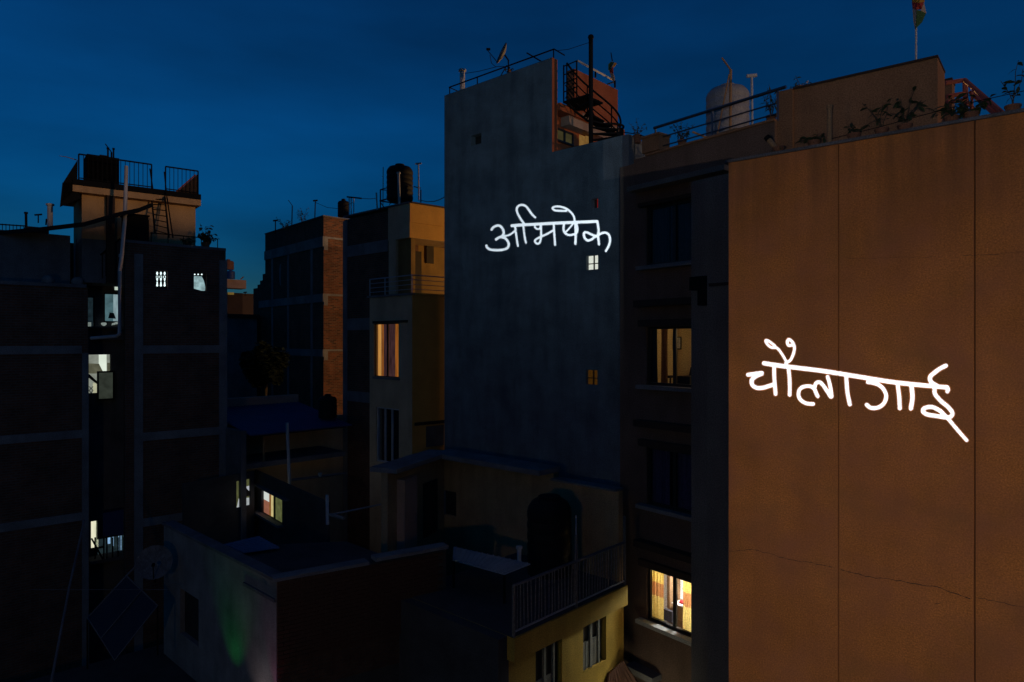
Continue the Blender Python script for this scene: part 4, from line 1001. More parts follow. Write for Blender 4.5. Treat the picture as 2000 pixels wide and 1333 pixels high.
# ================================================================== LEFT TOWER
FB = Face(265, 23.0, 2500)
lt = thing("brick_tower", "dark brick tower with a concrete frame and two small glowing vents", "building", FB.P(1.5, GZ))
f0, f1 = FB.t(245), FB.t(441); zf = FB.z(265, 476)
vA = (FB.t(305), FB.t(328), FB.z(316, 565), FB.z(316, 529)); vB = (FB.t(379), FB.t(404), FB.z(391, 569), FB.z(391, 532))
part("brick_wall", holes(FB, f0, f1, GZ, zf, -.25, 0, [vA, vB]), m_brickA, lt)
part("core", MB().box(FB, f0+.35, f1-.01, GZ, zf-.1, -.9, -.34), m_brickA, lt)
part("core", MB().box(FB, f0+1.05, f1-.01, GZ, zf-.102, -3.2, -.903), m_brickA, lt)
for a, b in ((262, 279), (428, 443)): part("column", MB().box(FB, FB.t(a), FB.t(b), GZ, zf-.35, .002, .05), m_conc, lt)
for y_ in (683, 852, 1018): part("beam", MB().box(FB, FB.t(279)+.002, FB.t(428)-.002, FB.z(300, y_+8), FB.z(300, y_-8), .002, .045), m_conc, lt)
part("parapet", MB().box(FB, f0, f1, zf+.002, zf+.10, -.3, .03), m_concd, lt)
# glowing ornamental vents
m_vent = glow("cold_light", (.80,1.0,1.0), 1.4, .1); m_bag = glow("lit_plastic_sheet", (.26,.40,.42), .95, .45, 5)
sc = part("vent_screen", MB().box(FB, vA[0]+.003, vA[1]-.003, vA[2]+.003, vA[3]-.003, -.2, -.12), m_dim, lt)
FBv = FB
def shape(px, py, pts): return [(FB.t(px+x), FB.z(px+x, py+y)) for x, y in pts]
for k, p_ in enumerate((309, 316.3, 323.6)):
    for pts in ([(-2,1),(-1.2,-2.6),(0,-3.4),(1.2,-2.6),(2,1),(.8,1.2),(1.2,3.6),(-1.2,3.6),(-.8,1.2)],): part("light_hole", MB().prism(FB, shape(p_, 534, pts)[::-1], -.12, -.112), m_vent, sc)
    for dx in (-2, 1.6): part("light_hole", MB().prism(FB, shape(p_+dx, 541, [(-.5,-2),(.5,-2),(.5,1.6),(-.5,1.6)])[::-1], -.12, -.112), m_vent, sc)
    part("light_hole", MB().prism(FB, shape(p_, 546, [(-1.7,-2.6),(1.7,-2.6),(1.5,0),(.5,3),(-.5,3),(-1.5,0)])[::-1], -.12, -.112), m_vent, sc)
    part("light_hole", MB().prism(FB, shape(p_, 555, [(-.7,-5),(.9,-5),(1.3,0),(2.0,3),(.8,4.6),(-.8,4.6),(-2,3),(-1.3,0)])[::-1], -.12, -.112), m_vent, sc)
sc = part("vent_screen", MB().box(FB, vB[0]+.003, vB[1]-.003, vB[2]+.003, vB[3]-.003, -.2, -.12), m_dim, lt)
for p_ in (382.5, 389.3, 396.2): part("light_hole", MB().prism(FB, shape(p_, 536, [(1.5*math.cos(a), 1.4*math.sin(a)) for a in [k*math.pi/4 for k in range(8)]])[::-1], -.12, -.112), m_vent, sc)
part("sheet_cover", MB().prism(FB, shape(390, 552, [(-10,-12),(-4,-13),(6,-12),(10,-4),(13,8),(12.5,16),(6,16),(-3,13.5),(-10,11.5)])[::-1], -.118, -.105), m_bag, sc)
# penthouse
PB = Face(385, 25.5, 2700)
ph = thing("penthouse", "tan rooftop room with a railed flat roof on top of the brick tower", "building", PB.P(-2, 3))
pa, pb_ = PB.t(160), PB.t(382)
part("wall", MB().box(PB, pa, pb_, 3.5, 5.0, -2.5, 0), m_tan, ph)
part("lower_wall", MB().box(PB, pa, pb_, 2.0, 3.497, -2.5, -.002), m_concd, ph)  # grey here stands in for shade below the lean-to roof
part("slab", MB().box(PB, PB.t(140), PB.t(388), 5.002, 5.22, -2.8, .35), m_tan, ph, label="tan roof slab with a dark edge")
part("slab_upstand", MB().box(PB, PB.t(140), PB.t(388), 5.223, 5.42, -2.8, .37), m_black, ph)
part("column", MB().box(PB, PB.t(207), PB.t(222), 2.0, 5.0, .002, .3), m_lintel, ph)
part("corbel", MB().hexa([PB.at(117,405,.3),PB.at(158,388,.3),PB.at(158,388,-1),PB.at(117,405,-1),PB.at(122,357,.3),PB.at(152,357,.3),PB.at(152,357,-1),PB.at(122,357,-1)]), m_black, ph)
part("door", MB().box(PB, PB.t(258), PB.t(291), 2.0, PB.z(270, 428), .002, .05), m_dim, ph)
prl = thing("penthouse_railing", "black barred railing round the penthouse roof with a gap for the ladder", "railing", PB.P(-3, 5.4))
def vrail(parent, pts, z0, z1, n, mat, r=.02, rb=.011, fc=PB, d=.3):
    t0, t1 = pts; part("top_rail", MB().tube([fc.P(t0, z1, d), fc.P(t1, z1, d)], r*1.4, 6), mat, parent); part("bottom_rail", MB().tube([fc.P(t0, z0+.06, d), fc.P(t1, z0+.06, d)], r, 6), mat, parent)
    me = mesh_of("baluster", MB().tube([Vector((0,0,0)), Vector((0,0,z1-z0))], rb, 5), mat)
    for i in range(n+1):
        p = fc.P(t0+(t1-t0)*i/n, z0, d)
        if i in (0, n): part("post", MB().tube([p, p+Vector((0,0,z1-z0))], r*1.3, 6), mat, parent)
        else: inst("baluster", me, parent, p)
vrail(prl, (PB.t(152), PB.t(293)), 5.42, 6.28, 16, m_black); vrail(prl, (PB.t(320), PB.t(383)), 5.42, 6.28, 8, m_black)
part("side_sheet", MB().hexa([PB.at(122,395,.3),PB.at(151,370,.3),PB.at(151,370,.27),PB.at(122,395,.27),PB.at(124,356,.3),PB.at(152,312,.3),PB.at(152,312,.27),PB.at(124,356,.27)]), m_black, prl)
part("brace", MB().tube([PB.at(340,379,.28), PB.at(382,342,.28)], .03, 6), m_red, prl)
part("infill_sheet", MB().prism(PB, [PB.tz(342,379), PB.tz(383,383), PB.tz(383,343)], .24, .26), m_lintel, prl)
PT = PB.off(-.4)
bt = thing("box_tank", "big black boxy tank behind the penthouse railing", "water tank", PT.at(200, 357))
m_void = M("matt_black_tank", (.004,.004,.004), .9, .2, 3, 0, spec=.03)
part("body", MB().box(PB, PT.t(170), PT.t(233), 5.43, PT.z(200, 305), -1.4, -.4), m_void, bt); part("lid", MB().box(PB, PT.t(196), PT.t(214), PT.z(200,305)+.002, PT.z(200,305)+.06, -1.1, -.5), m_tankb, bt)
for lab, a, b in (("single vent pipe on the black boxy tank", (211,318), (211,292)),): pole(lab, pt(*a, 24.5), pt(*b, 24.5), .03, m_black, "cap")
pole("hooked twin vent pipe on the black boxy tank", pt(218, 318, 24.5), pt(218, 298, 24.5), .03, m_black, "Y")
pole("second upright of the twin vent pipe on the boxy tank", pt(222, 318, 24.5), pt(222, 293, 24.5), .028, m_black, "cap")
solo("aerial_rod", MB().tube([pt(150,313,23.2), pt(130,307,23.2), pt(116,305,23.2)], .018, 6, .008), m_wood, "thin rod aerial poking out left of the penthouse roof", "aerial")
ld = thing("ladder", "black steel ladder leaning from the tower terrace to the penthouse roof", "ladder", pt(315, 463, 23.6))
Ya, Yb = 23.5, 24.4
for a, b in (((303,455),(296,385)),((330,464),(322,384))): part("stile", MB().tube([pt(*a,Ya), pt(*b,Yb)], .028, 6), m_black, ld)
for k in range(7):
    q_ = (k+.5)/7; a = pt(303,455,Ya).lerp(pt(296,385,Yb), q_); b = pt(330,464,Ya).lerp(pt(322,384,Yb), q_); part("rung", MB().tube([a, b], .018, 6), m_black, ld)
part("handrail", MB().tube([pt(338,465,Ya), pt(326,384,Yb), pt(321,336,Yb)], .022, 6), m_black, ld); part("handrail", MB().tube([pt(299,372,Yb), pt(293,330,Yb)], .022, 6), m_black, ld)
dp = thing("drain_pipe", "long pale drain pipe running up the left corner of the brick tower", "pipe", pt(234, 655, 22.4))
part("tube", MB().tube([pt(247,325,22.6), pt(244,430,22.5), pt(238,500,22.4), pt(234,530,22.4), pt(234,652,22.4)], .06, 10), m_pvc, dp, True)
part("elbow", MB().tube([pt(234,652,22.4), pt(228,657,22.4), pt(178,661,22.6)], .055, 8), m_pvc, dp, True)
for y_ in (418, 500): part("coupling", MB().tube([pt(244.4-.09*(y_-418),y_-3,22.48), pt(244.1-.09*(y_-418),y_+3,22.48)], .075, 10), m_pvc, dp, True)
FT = FB.off(-.35)
plant("round-leaved sapling on the brick tower terrace", FT.P(FT.t(400), zf+.1), .92, .30, 4, 6, .16, .12, 61, group="plants on the brick tower terrace")
plant("dense low bush at the right corner of the brick tower terrace", FT.P(FT.t(404), zf+.1), .55, .55, 14, 10, .12, .07, 62, group="plants on the brick tower terrace")
plant("low bush beside the ladder foot on the brick tower terrace", FT.P(FT.t(368), zf+.05), .38, .4, 10, 9, .11, .06, 63, group="plants on the brick tower terrace")
trl = thing("tower_terrace_rail", "low black rail along the brick tower terrace by the ladder", "railing", FB.P(1, zf))
part("rail", MB().tube([FB.P(FB.t(296), zf+.42, -.1), FB.P(FB.t(428), zf+.42, -.1)], .02, 6), m_black, trl)
for p_ in (297, 330, 360, 395, 427): part("post", MB().tube([FB.P(FB.t(p_), zf+.1, -.1), FB.P(FB.t(p_), zf+.42, -.1)], .016, 6), m_black, trl)
tks = thing("terrace_hut", "black box hut on the brick tower terrace beside the ladder", "hut", pt(272, 478, 23.6))
part("wall", MB().box(FB, FB.t(250), FB.t(293), zf+.1, FB.z(270, 420), -.9, -.2), m_black, tks); part("roof", MB().box(FB, FB.t(248), FB.t(295), FB.z(270,420)+.002, FB.z(270,420)+.05, -.95, -.15), m_black, tks)

# ================================================================== FAR LEFT HOUSE and the light well
LB = Face(172, 23.0, 2500)
lh = thing("corner_house", "dark brick house with concrete bands filling the left edge", "building", LB.P(-3, GZ))
l0 = LB.t(-420); zL = LB.z(80, 448)
part("brick_wall", MB().box(LB, l0, 0, GZ, LB.z(100, 560), -.3, 0), m_brickA, lh)
part("upper_wall", MB().box(LB, l0, LB.t(148), LB.z(100, 560)-.01, zL, -2.6, -1.0), m_concd, lh)
part("ledge", MB().box(LB, l0, -.05, LB.z(100, 560)+.002, LB.z(100, 553), -1.0, .05), m_concd, lh)
part("core", MB().box(LB, l0, -.3, GZ, LB.z(100, 560)-.02, -3, -.303), m_brickA, lh)
part("column", MB().box(LB, LB.t(160), LB.t(173), GZ, LB.z(100, 690), .002, .05), m_conc, lh)
for y_ in (684, 854, 1020): part("beam", MB().box(LB, l0, LB.t(160)-.002, LB.z(80, y_+8), LB.z(80, y_-8), .002, .045), m_conc, lh)
rf = thing("lean_roof", "long dark sagging lean-to roof edge running from the corner house to the tower", "roof", pt(100, 445, 22.6))
pts = [(-60,462),(0,455),(80,448),(165,438),(200,428),(235,418),(270,411),(298,400)]
m = MB(); n = len(pts)
for (x, y) in pts: m.v += [pt(x, y-4, 22.2), pt(x, y+4, 22.2), pt(x, y+5, 22.9), pt(x, y-3, 22.9)]
for i in range(n-1):
    for j in range(4): m.f.append((i*4+j, i*4+4+j, i*4+4+(j+1)%4, i*4+(j+1)%4))
m.f += [(0,1,2,3), tuple((n-1)*4+j for j in (3,2,1,0))]
part("sheet", m, m_tankb, rf)
rt = thing("rooftop_parapet", "dark parapet block with aerials on the corner house roof", "parapet", pt(70, 448, 23.5))
part("block", MB().box(LB.off(-1.2), LB.off(-1.2).t(51), LB.off(-1.2).t(96), 3.4, LB.z(75, 434), -.8, 0), m_lintel, rt)
pole("black capped post at the left end of the parapet block", pt(51.5, 448, 23.6), pt(51, 418, 23.6), .04, m_black, "cap")
pole("short T aerial on the parapet block", pt(75, 436, 23.6), pt(75, 421, 23.6), .02, m_black, "T")
pole("fat pale vent pipe on the corner house roof", pt(98, 445, 23.4), pt(98, 402, 23.4), .085, m_pvc, "cap")
pole("tiny bent stub beside the fat pale vent pipe", pt(90, 440, 23.5), pt(91, 428, 23.5), .025, m_black)
lrl = thing("corner_roof_railing", "low black railing on the roof at the far left edge", "railing", pt(20, 452, 23))
part("rail", MB().tube([pt(-40,436,23.2), pt(50,442,23.6)], .025, 6), m_black, lrl)
for p_ in range(-30, 52, 7): part("baluster", MB().tube([pt(p_,437+.07*p_,23.3), pt(p_,455,23.3)], .012, 5), m_black, lrl)
for lab, p_ in (("pale covered bundle on the ledge left of the stair well", 97), ("second pale bundle on the ledge by the stair well", 155)):
    solo("bundle", MB().lathe(LB.P(LB.t(p_), LB.z(100, 553)+.004, -.3), [(.16,0),(.19,.08),(.17,.18),(.1,.24),(.03,.26)], 10), m_conc, lab, "bundle", "bundles on the corner house ledge", True)
# light well wall with its windows
RWf = Face(173, 24.6, 2500)
lw = thing("stair_well", "dark recessed stair well wall with three cold-lit openings between the two brick houses", "building", RWf.P(0, GZ))
r1 = RWf.t(262)
K1 = (RWf.t(203), RWf.t(236), RWf.z(210, 630), RWf.z(210, 572)); K1b = (RWf.t(170), RWf.t(185), RWf.z(178, 640), RWf.z(178, 580))
K2 = (RWf.t(171), RWf.t(217), RWf.z(195, 768), RWf.z(195, 693)); K3 = (RWf.t(178), RWf.t(191), RWf.z(185, 1073), RWf.z(185, 1018)); K4 = (RWf.t(191), RWf.t(246), RWf.z(215, 1086), RWf.z(215, 1050))
part("wall", holes(RWf, RWf.t(150), r1, GZ, RWf.z(200, 470), -.2, 0, [K1, K1b, K2, K3, K4]), m_concd, lw)
part("core", MB().box(RWf, RWf.t(150), r1, GZ, RWf.z(200, 470), -1.6, -1.5), m_dim, lw)
m_teal = glow("cold_kitchen_light", (.085,.155,.16), .85, .35, 3); m_teal2 = glow("dim_cold_light", (.012,.022,.026), .9, .5, 6)
m_pale = glow("glowing_column_white", (.72,.80,.68), 1.0, .08, 2); m_room = glow("grey_lit_wall", (.22,.24,.20), 1.0, .25, 4); m_shade = glow("dim_lit_wall", (.085,.085,.055), 1.0, .3, 5)
m_cream = glow("cream_lit_curtain", (.78,.76,.55), 1.05, .15, 10, 1); m_sash = glow("dim_frosted_glass", (.030,.036,.028), .9, .3, 4); m_bluish = glow("blue_lit_glass", (.22,.40,.62), 1.0, .3, 8)
RI = RWf.off(-.25)
w1 = window(lw, RWf, K1[0], K1[1], K1[3], K1[2], 1, -.1, .05, m_frame)
part("lit_wall", MB().box(RI, RI.t(203), RI.t(240), RI.z(215,632), RI.z(215,570), -.02, 0), m_teal, w1)
part("curtain_strip", MB().box(RI, RI.t(221.5), RI.t(232), RI.z(225,628), RI.z(225,573), .004, .02), glow("pale_cold_curtain", (.28,.36,.35), 1.0, .3, 10, 1), w1)
cu = solo("cushion", MB().prism(RI, [RI.tz(211,622), RI.tz(226,623), RI.tz(222,612), RI.tz(214,611)], .03, .05), M("blue_grey_cushion", (.05,.07,.09)), "blue-grey cushion on the sill of the teal kitchen window", "cushion")
w1b = window(lw, RWf, K1b[0], K1b[1], K1b[3], K1b[2], 1, -.1, .03, m_frame); part("lit_wall", MB().box(RI, RI.t(170), RI.t(188), RI.z(178,642), RI.z(178,578), -.02, 0), m_teal2, w1b)
part("lit_wall", MB().box(RI, RI.t(172), RI.t(178), RI.z(178,640), RI.z(178,630), .004, .02), m_room, w1b)
part("fanlight", MB().box(RWf, RWf.t(224), RWf.t(230), RWf.z(227,567), RWf.z(227,558), .002, .02), glow("small_pale_light", (.5,.6,.5), 1.0), lw)
kb = thing("kitchen_clutter", "pale crockery and cloth heaped on the ledge below the teal window", "crockery", RWf.at(215, 638, .2))
m_clut = glow("cold_lit_cloth", (.20,.24,.22), 1.0, .5, 20)  # cloth and bowl glow in place of window light falling on them
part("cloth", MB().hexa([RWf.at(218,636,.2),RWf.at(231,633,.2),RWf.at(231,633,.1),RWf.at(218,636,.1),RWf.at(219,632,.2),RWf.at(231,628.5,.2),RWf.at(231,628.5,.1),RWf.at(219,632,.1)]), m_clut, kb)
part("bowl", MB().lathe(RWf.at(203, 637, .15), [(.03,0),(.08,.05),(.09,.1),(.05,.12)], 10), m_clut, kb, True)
part("counter", MB().box(RWf, RWf.t(171), RWf.t(236), RWf.z(200,642), RWf.z(200,638.5), .003, .35), m_concd, lw)
part("ledge", MB().box(RWf, RWf.t(176), RWf.t(240), RWf.z(200,664), RWf.z(200,659), .003, .3), m_concd, lw)
# second opening: stairwell with white column, landing underside, open sash
RK = RWf.off(-.9)
w2 = part("opening", MB().box(RK, RK.t(150), RK.t(235), RK.z(195,790), RK.z(195,680), -.05, 0), m_room, lw)
part("white_column", MB().box(RK, RK.t(193), RK.t(208), RK.z(195,790), RK.z(195,680), .002, .03), m_pale, w2)  # column given its own glow in place of room light
part("landing_soffit", MB().prism(RK, [RK.tz(171,730), RK.tz(186,730), RK.tz(201,727), RK.tz(193,711), RK.tz(171,710)][::-1], .035, .06), m_shade, w2)
part("wall_piece", MB().box(RK, RK.t(209), RK.t(217), RK.z(210,790), RK.z(210,709), .035, .06), m_shade, w2)
part("stair_flight", MB().prism(RK, [RK.tz(171,731), RK.tz(174,731), RK.tz(192,748), RK.tz(192,753), RK.tz(171,737)][::-1], .065, .09), m_dim, w2)
part("lit_panel", MB().box(RK, RK.t(181), RK.t(190), RK.z(185,772), RK.z(185,748), .04, .06), glow("cream_lit_wall", (.42,.42,.28), 1.0, .2, 4), w2)
for k in range(2): part("grille_bar", MB().tube([RK.P(*RK.tz(173,755+8*k), .1), RK.P(*RK.tz(181,763+8*k), .1)], .012, 5).tube([RK.P(*RK.tz(181,755+8*k), .1), RK.P(*RK.tz(173,763+8*k), .1)], .012, 5), m_black, w2)
OS = RWf.off(.25)
osx = thing("open_sash", "dark-framed frosted window sash swung open below the white stair column", "window sash", OS.at(206, 782))
a0, a1, b0, b1 = OS.t(189.5), OS.t(224), OS.z(206, 782), OS.z(206, 725)
part("frame", MB().box(OS, a0, a1, b1-.06, b1, -.02, .02).box(OS, a0, a1, b0, b0+.06, -.02, .02).box(OS, a0, a0+.06, b0+.06, b1-.06, -.019, .019).box(OS, a1-.06, a1, b0+.06, b1-.06, -.019, .019), m_frame, osx)
part("pane", MB().box(OS, a0+.06, a1-.06, b0+.06, b1-.06, -.006, .0), m_sash, osx)
# bottom opening, awning and barred balcony
w3 = part("opening", MB().box(RI, RI.t(177), RI.t(192), RI.z(185,1076), RI.z(185,1016), -.02, 0), m_cream, lw)
part("pattern_strip", MB().box(RI, RI.t(187.5), RI.t(191), RI.z(188,1070), RI.z(188,1017), .004, .02), glow("green_print_curtain", (.22,.25,.16), 1.0, .8, 25), w3)
w4 = part("opening", MB().box(RI, RI.t(190), RI.t(248), RI.z(215,1088), RI.z(215,1048), -.02, 0), m_teal2, lw)
for a, b, c_, d_ in ((196,201.5,1050,1062),(205,208,1050,1068),(217.5,218.6,1048,1080),(222,223,1048,1080)): part("lit_pane", MB().box(RI, RI.t(a+14), RI.t(b+14), RI.z(215,d_), RI.z(215,c_), .004, .012), m_bluish, w4)
RBk = RWf.off(.75)
bal = thing("barred_balcony", "dark barred balcony under a blue awning at the foot of the stair well", "balcony", RBk.at(215, 1100))
part("slab", MB().box(RWf, RBk.t(176), RBk.t(252), RBk.z(215,1096), RBk.z(215,1090), .0, .8), m_concd, bal)
for p_ in (186, 203, 209, 220, 231, 242): part("bar", MB().tube([RBk.at(p_,1050), RBk.at(p_,1092)], .028, 6), m_black, bal)
part("rail", MB().tube([RBk.at(176,1073), RBk.at(204,1068)], .035, 6), m_black, bal); part("brace", MB().tube([RBk.at(179,1052), RBk.at(201,1092)], .03, 6), m_black, bal)
aw = thing("awning", "dull blue sheet awning hung over the barred balcony", "awning", RBk.at(230, 1000))
part("top_sheet", MB().slab([RBk.at(200,1003,.35), RBk.at(266,991,.35), RWf.at(262,988,.05), RWf.at(205,996,.05)], .03), m_bluesheet, aw)
part("front_sheet", MB().hexa([RBk.at(201,1048,.33),RBk.at(262,1043,.33),RBk.at(262,1043,.30),RBk.at(201,1048,.30),RBk.at(201,1004,.33),RBk.at(264,993,.33),RBk.at(264,993,.30),RBk.at(201,1004,.30)]), m_bluesheet, aw)
part("strap", MB().tube([RBk.at(259,990,.4), RBk.at(259,1046,.36)], .012, 5), m_pvc, aw)
# diagonal railing of the outside stair
dr = thing("stair_banister", "dark sloping banister in the stair well left of the drain pipe", "railing", pt(200, 520, 23.8))
part("rail", MB().tube([pt(170,520,23.6), pt(235,467,23.6)], .03, 6), m_black, dr)
for k in range(9): part("baluster", MB().tube([pt(172+7*k, 519-5.7*k, 23.6), pt(172+7*k, 560-4*k, 23.6)], .014, 5), m_black, dr)

# ================================================================== FAR HOUSES between tower and brick block
FH = Face(438, 46, 2500)
fh = thing("far_balcony_house", "small far house with a projecting balcony slab and roof tanks", "building", FH.P(1, GZ))
part("wall", MB().box(FH, -1, FH.t(474), GZ, FH.z(450, 572), -4, 0), m_lintel, fh)
FHb = FH.off(1.0)
part("balcony", MB().box(FH, FHb.t(420), FHb.t(481), FHb.z(450, 563), FHb.z(450, 546), 0, 1.0), m_pink, fh)
part("lit_slot", MB().box(FH, FH.t(445), FH.t(457), FH.z(450,576), FH.z(450,571.5), .002, .02), glow("yellow_lit_slot", (.22,.14,.03), .6), fh)
tank("rust-red cylinder tank on the far balcony house", pt(446, 527, 46), .36, .62, m_tankr, ribs=3); tank("blue tank below the rust-red one on the far house", pt(451, 545, 45.2), .26, .55, m_tankbl, ribs=3)
pole("thin stick leaning on the far balcony slab", pt(470, 546, 45), pt(476, 541, 45), .04, m_wood)
F2 = Face(470, 52, 2500)
f2 = thing("far_flat_house", "far low flat house right of the balcony house", "building", F2.P(0, GZ)); part("wall", MB().box(F2, -3, F2.t(560), GZ, F2.z(480, 577), -5, 0), m_lintel, f2); part("roof", MB().box(F2, -3.1, F2.t(560)+.1, F2.z(480,577)+.002, F2.z(480,574), -5, .1), m_lintel, f2)
pole("far TV aerial on the low flat house", pt(479, 578, 50), pt(479, 572, 50), .03, m_black, "T")
F3 = Face(438, 40, 2500)
f3 = thing("far_blue_grey_house", "blunt blue-grey far house with a dark flat roof above the tree", "building", F3.P(0, GZ)); part("wall", MB().box(F3, -3, F3.t(502), GZ, F3.z(460, 620), -5, 0), m_conc, f3); part("roof", MB().box(F3, -3.1, F3.t(505), F3.z(460,620)+.002, F3.z(460,614), -5, .2), m_lintel, f3)
tr_b = pt(515, 760, 33); tree = thing("tree", "dark leafy tree below the brick block", "tree", tr_b)
part("trunk", MB().tube([Vector((tr_b.x, tr_b.y, GZ)), tr_b+Vector((.1,0,1)), pt(513, 690, 33)], .16, 8, .06), m_stem, tree, True)
m = MB(); rnd = random.Random(5)
for k in range(5200):
    while True:
        v = Vector((rnd.uniform(-1,1), rnd.uniform(-1,1), rnd.uniform(-1,1)))
        if .25 < v.length < 1: break
    v = v*(1+.25*math.sin(7*v.x+3*v.z)); p = pt(518, 712, 33)+Vector((v.x*.95, v.y*.95, v.z*.95)); a = rnd.uniform(0,6.28)
    e1 = Vector((math.cos(a), math.sin(a), rnd.uniform(-.6,.6)))*.16; e2 = Vector((-math.sin(a), math.cos(a), rnd.uniform(-.6,.6)))*.09
    m.quad(p-e1, p-e2, p+e1, p+e2)
part("crown", m, M("dark_tree_leaf", (.018,.03,.014), .7, .3, 4, 0), tree)

# ================================================================== BLUE-ROOFED HOUSE
GB = Face(490, 24.5, 2300)
gh = thing("blue_roof_house", "low dark house with a blue sheet roof and two lit lower windows", "building", GB.P(1, GZ))
zg = GB.z(490, 845)
e0, e1 = -.25, GB.t(672)
FRd = 3.6
rfb = part("roof", MB().slab([GB.P(e0, zg, .5), GB.P(e1, zg, .5), GB.P(e1, zg+.62, -FRd), GB.P(e0, zg+.62, -FRd)], .05), m_bluesheet, gh)
for k in range(26):
    t_ = e0+(e1-e0)*(k+.5)/26; part("rib", MB().tube([GB.P(t_, zg+.012, .5), GB.P(t_, zg+.632, -FRd)], .018, 5), m_bluesheet, rfb)
part("parapet", MB().box(GB, e0-.2, e1, zg+.3, zg+.95, -FRd-.3, -FRd-.05), m_pink, gh)
part("upper_wall", MB().box(GB, e0, GB.off(-1.9).t(676), GZ, zg+.1, -2.1, -1.9), m_greyren, gh)
part("side_wall", MB().box(GB, e0-.2, e0, GZ, zg+.1, -3.6, .2), m_concd, gh)
part("porch_post", MB().box(GB, GB.t(513), GB.t(516), GB.z(513, 905), zg-.06, .0, .06), m_wood, gh)
part("porch_slab", MB().box(GB, e0+.003, e1, GB.z(490, 915), GB.z(490, 905), -1.89, .1), m_concd, gh)
part("porch_beam", MB().box(GB, e0+.003, e1, zg-.16, zg-.055, .05, .15), m_lintel, gh)
pole("tall pale pole in front of the blue-roofed house", pt(568, 1005, 24.3), pt(561, 826, 24.3), .06, m_pvc)
# inner corner walls below with lit windows
GA = Face(497, 25.2, -66); GL = Face(440, 23.6, 1900)
gA0, gA1 = 0, GA.t(640)
WA = (GA.t(511), GA.t(551), 0, 0)
zs = lambda px, y: GA.z(px, y)
zt_, zb_ = GA.z(511, 954), GA.z(511, 1001)
part("lower_wall", holes(GA, gA0, gA1, GZ, GA.z(497, 918), -.08, 0, [(WA[0], WA[1], zb_, zt_)]), m_roofdark, gh)
part("window_sill", MB().box(GA, GA.t(502), WA[1]+.15, zb_-.08, zb_-.003, -.05, .2), m_conc, gh)
part("window_hood", MB().box(GA, GA.t(500), GA.t(566), zt_+.04, zt_+.1, .002, .16), m_concd, gh)
Gi = GA.off(-.12)
lwm = part("lit_window", MB().box(Gi, Gi.t(508), Gi.t(527), (zt_+zb_)/2, zt_+.1, -.02, 0), glow("white_lit_wall", (.60,.64,.60), 1.0, .06, 3), gh)
part("dado", MB().box(Gi, Gi.t(508), Gi.t(527), zb_-.1, (zt_+zb_)/2-.002, -.02, 0), glow("terracotta_lit_wall", (.26,.10,.06), 1.0, .15, 5), lwm)
part("curtain_edge", MB().box(Gi, Gi.t(527), Gi.t(531), zb_-.1, zt_+.1, .0, .02), glow("brown_lit_wood", (.20,.085,.025), 1.0, .3, 8), lwm)
part("door_edge", MB().box(Gi, Gi.t(531.2), Gi.t(534.5), zb_-.0, zt_+.1, .0, .03), glow("cream_lit_edge", (.55,.45,.20), 1.0, .15, 5), lwm)
part("green_panel", MB().box(Gi, Gi.t(535), Gi.t(560), zb_-.1, zt_+.1, .0, .02), glow("olive_lit_wall", (.085,.095,.035), 1.0, .35, 6), lwm)
part("stile", MB().box(GA, GA.t(534)-.02, GA.t(534)+.02, zb_, zt_, -.07, -.02), m_frame, lwm)
part("left_wall", holes(GL, -1.5, GL.t(497), GZ, GL.z(470, 925), -.08, 0, [(GL.t(462), GL.t(489.5), GL.z(475, 990), GL.z(475, 938))]), m_roofdark, gh)
Gm = GL.off(-.12)
lw2 = part("lit_window", MB().box(Gm, Gm.t(458), Gm.t(495), Gm.z(475,1000), Gm.z(475,930), -.02, 0), glow("soft_olive_light", (.07,.075,.03), 1.0, .3, 4), gh)
part("white_board", MB().prism(Gm, [Gm.tz(462,992), Gm.tz(490,988), Gm.tz(490,972), Gm.tz(466,974)], .01, .03), glow("white_lit_board", (.38,.41,.42), 1.0, .3, 3), lw2)
part("white_cloth", MB().prism(Gm, [Gm.tz(486,969), Gm.tz(490,966), Gm.tz(490,948), Gm.tz(479,951), Gm.tz(480,955), Gm.tz(485,959)], .01, .03), glow("white_lit_cloth", (.40,.42,.46), 1.0, .1, 3), lw2)
solo("hanging_coat", MB().prism(Gm, [Gm.tz(468,972), Gm.tz(485,968), Gm.tz(484,959), Gm.tz(479,954), Gm.tz(478,948), Gm.tz(474,946), Gm.tz(470,952)], .04, .09), m_dim, "dark shape of a coat hanging in the left lit window of the blue-roofed house", "coat")
c = pt(640, 816, 27.2); tank("squat black tank at the right end of the blue roof", c, .36, .88, m_tankb)
part("gutter", MB().box(GB, e0, e1, zg-.05, zg-.0, .505, .56), m_bluesheet, gh)

m_eav = M("faded_ochre_paint", (.34,.25,.14), .9, .3, 1.0, .2, 24, streak=.3)
# ================================================================== HOUSE with overhanging eaves under the tower
HA = Face(868, 21.5, -450); HB = Face(757, 18.5, 1544)
hh = thing("eaves_house", "low ochre house with overhanging concrete eaves at the foot of the tower", "building", HA.P(0, GZ))
zE = -3.43; tE = HA.t(1082); ZT = -5.85
part("wall", holes(HA, .0, HA.t(1208), GZ, -3.76, -.2, 0, [(HA.t(866), HA.t(891), HA.z(880, 1008), HA.z(880, 960))]), m_eav, hh)
part("upper_wall", MB().box(HA, 0, tE, -3.757, zE-.16, -.2, 0), m_eav, hh)
part("window", MB().box(HA, HA.t(866), HA.t(891), HA.z(880, 1008), HA.z(880, 960), -.15, -.1), m_dim, hh)
part("eave", MB().box(HA, .0, tE, zE-.14, zE, -.25, .62), m_conc, hh)
part("coping", MB().box(HA, tE+.003, HA.t(1209), -3.757, -3.70, -.2, .16), m_conc, hh)
hb1 = HB.t(868)
